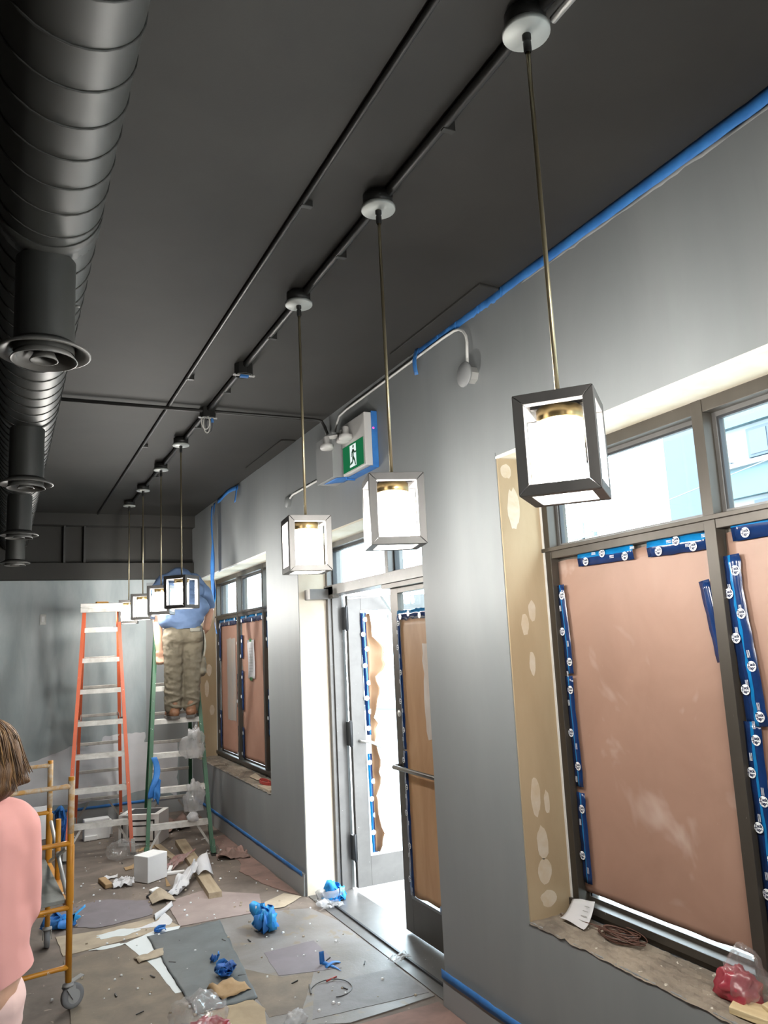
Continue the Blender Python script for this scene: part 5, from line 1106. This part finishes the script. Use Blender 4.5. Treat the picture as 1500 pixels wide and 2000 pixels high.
o = MB().hexa([(2.115, 6.84, .614), (2.20, 6.84, .614), (2.20, 7.10, .614), (2.115, 7.20, .614), (2.115, 6.84, .634), (2.20, 6.84, .634), (2.20, 7.10, .632), (2.115, 7.20, .632)]).build('wood_offcut', 'cardboard_pale', bevel=.002); tag(o, 'flat pale board piece on near end of the small window sill', 'wood')

# small floor bits: nails, chips and crumbs
rnd = random.Random(11); items = [(1.03, 7.80), (1.34, 5.38), (1.29, 4.78), (1.09, 5.55), (1.48, 5.28), (1.73, 4.30), (1.80, 4.72), (.62, 4.9), (.84, 5.05), (.98, 5.20), (1.52, 4.52), (1.96, 4.55), (.70, 4.6), (.88, 4.35)]
for k, (x, y) in enumerate(items):
    o = MB().bar((-.022, 0, .003), (.022, .006, .004), .006, .005).build('nail', 'nailblack'); o.location = (x, y, .0075 if k else .001); o.rotation_euler = (0, 0, rnd.uniform(0, 3)); tag(o, 'small black screw or nail lying on the floor', 'screw', 'loose screws on the floor')
b = MB()
for k in range(260):
    x, y = rnd.uniform(.3, 2.05), rnd.uniform(3.9, 9.3); s_ = rnd.uniform(.003, .009); b.hexa([(x - s_, y - s_, .007), (x + s_, y - s_ * .6, .007), (x + s_ * .7, y + s_, .007), (x - s_, y + s_ * .8, .007), (x - s_ * .6, y - s_ * .7, .007 + s_), (x + s_ * .8, y - s_ * .5, .007 + s_), (x + s_ * .5, y + s_ * .7, .007 + s_), (x - s_ * .7, y + s_ * .6, .007 + s_)], k % 3)
tag(b.build('plaster_crumbs', ['foam', 'cardboard_pale', 'foam']), 'scattered plaster and foam crumbs over the floor', 'crumbs', kind='stuff')

# ================================================================== OUTSIDE
o = MB().box((WX + .02, -30, -.15), (60, 60, -.02)).build('street_ground', 'pavement'); o['kind'] = 'structure'; o['label'] = 'pale pavement outside'
bd = tag(empty('street_building', (14, 5, 0)), 'pale apartment building with blue bands, seen through the transom panes', 'building')
def fb_(x0, y0, z0, x1, y1, z1, nm, m, p=None, bv=0): return MB().box((x0 - 14, y0 - 5, z0), (x1 - 14, y1 - 5, z1)).build(nm, m, p or bd, bevel=bv)
fb_(14, -14, 0, 24, 13.2, 14, 'wall', 'facade_white')
fb_(13.85, 12.25, 0, 14.0, 13.25, 14, 'corner_pier', 'facade_grey')
for k in range(4):
    z = 2.95 + 1.52 * k; fb_(13.82, -14, z, 14.0, 12.2, z + .62, 'spandrel_band', 'facade_blue')
    fb_(13.70, -14, z + .62, 14.0, 12.2, z + .72, 'ledge', 'facade_white')
for k in range(3):
    for y in (11.0, 9.2, 7.4, 5.6):
        z = 3.75 + 1.52 * k; f = fb_(13.93, y - 1.0, z, 14.0, y + .05, z + .62, 'window', 'facade_grey', None, .005); fb_(13.915, y - .93, z + .06, 13.93, y - .50, z + .56, 'window_pane', 'facade_glass', f).parent = f; fb_(13.915, y - .44, z + .06, 13.93, y - .02, z + .56, 'window_pane', 'facade_glass', f)
fb_(13.86, 11.45, 5.12, 14.0, 11.62, 5.26, 'wall_lamp', 'facade_grey')
up = tag(empty('utility_pole', (13.2, 15.6, 0)), 'faint grey utility pole beyond the big window', 'pole')
MB().tube([(0, 0, 0), (0, 0, 4.6)], .07, 10).build('pole', 'pole_grey', up); MB().box((-.06, -.5, 4.2), (.06, .5, 4.3)).build('cross_arm', 'pole_grey', up); MB().lathe([(.001, 3.5), (.15, 3.5), (.15, 4.0), (.001, 4.0)], (0, .2, 0), 14).build('transformer', 'pole_grey', up)
o = MB().tube([(13.2, 15.6, 4.28), (13.3, 10, 5.0), (13.4, 2, 5.6)], .012, 6).build('overhead_wire', 'pole_grey'); adopt(up, o)
car = tag(empty('parked_car', (9.9, 20.6, -.02), math.radians(-64)), 'overexposed white parked car seen through the open door', 'car')
prof = [(-2.1, .32), (-2.15, .62), (-2.0, .82), (-1.35, .92), (-.75, 1.38), (.75, 1.42), (1.45, 1.0), (2.1, .88), (2.2, .55), (2.15, .30)]
b = MB(); n = len(prof); b.add([(x, -.85, z) for x, z in prof] + [(x, .85, z) for x, z in prof], [tuple(range(n)), tuple(range(n, 2 * n))[::-1]] + [(i, (i + 1) % n, n + (i + 1) % n, n + i) for i in range(n)]); b.build('car_body', 'car_paint', car, bevel=.05)
for s_ in (-1, 1):
    MB().add([(x, s_ * .858, z) for x, z in ((-1.15, .95), (-.70, 1.32), (.70, 1.35), (1.25, 1.0))], [(0, 1, 2, 3)]).build('side_window', 'car_glass', car)
    for x in (-1.35, 1.35):
        MB().lathe([(.20, -.12), (.31, -.12), (.335, -.07), (.335, .07), (.31, .12), (.20, .12)], (x, s_ * .80, .335), 26, axis='y', closed=True).build('tyre', 'tyre', car)
        wl = MB(); wl.lathe([(.001, -.09), (.2, -.09), (.2, .09), (.001, .09)], (x, s_ * .80, .335), 20, axis='y')
        for k in range(5): a = 2 * PI * k / 5; wl.bar((x, s_ * .9, .335), (x + .19 * math.cos(a), s_ * .9, .335 + .19 * math.sin(a)), .05, .03, (0, 1, 0))
        wl.build('wheel_rim', 'alloy', car)
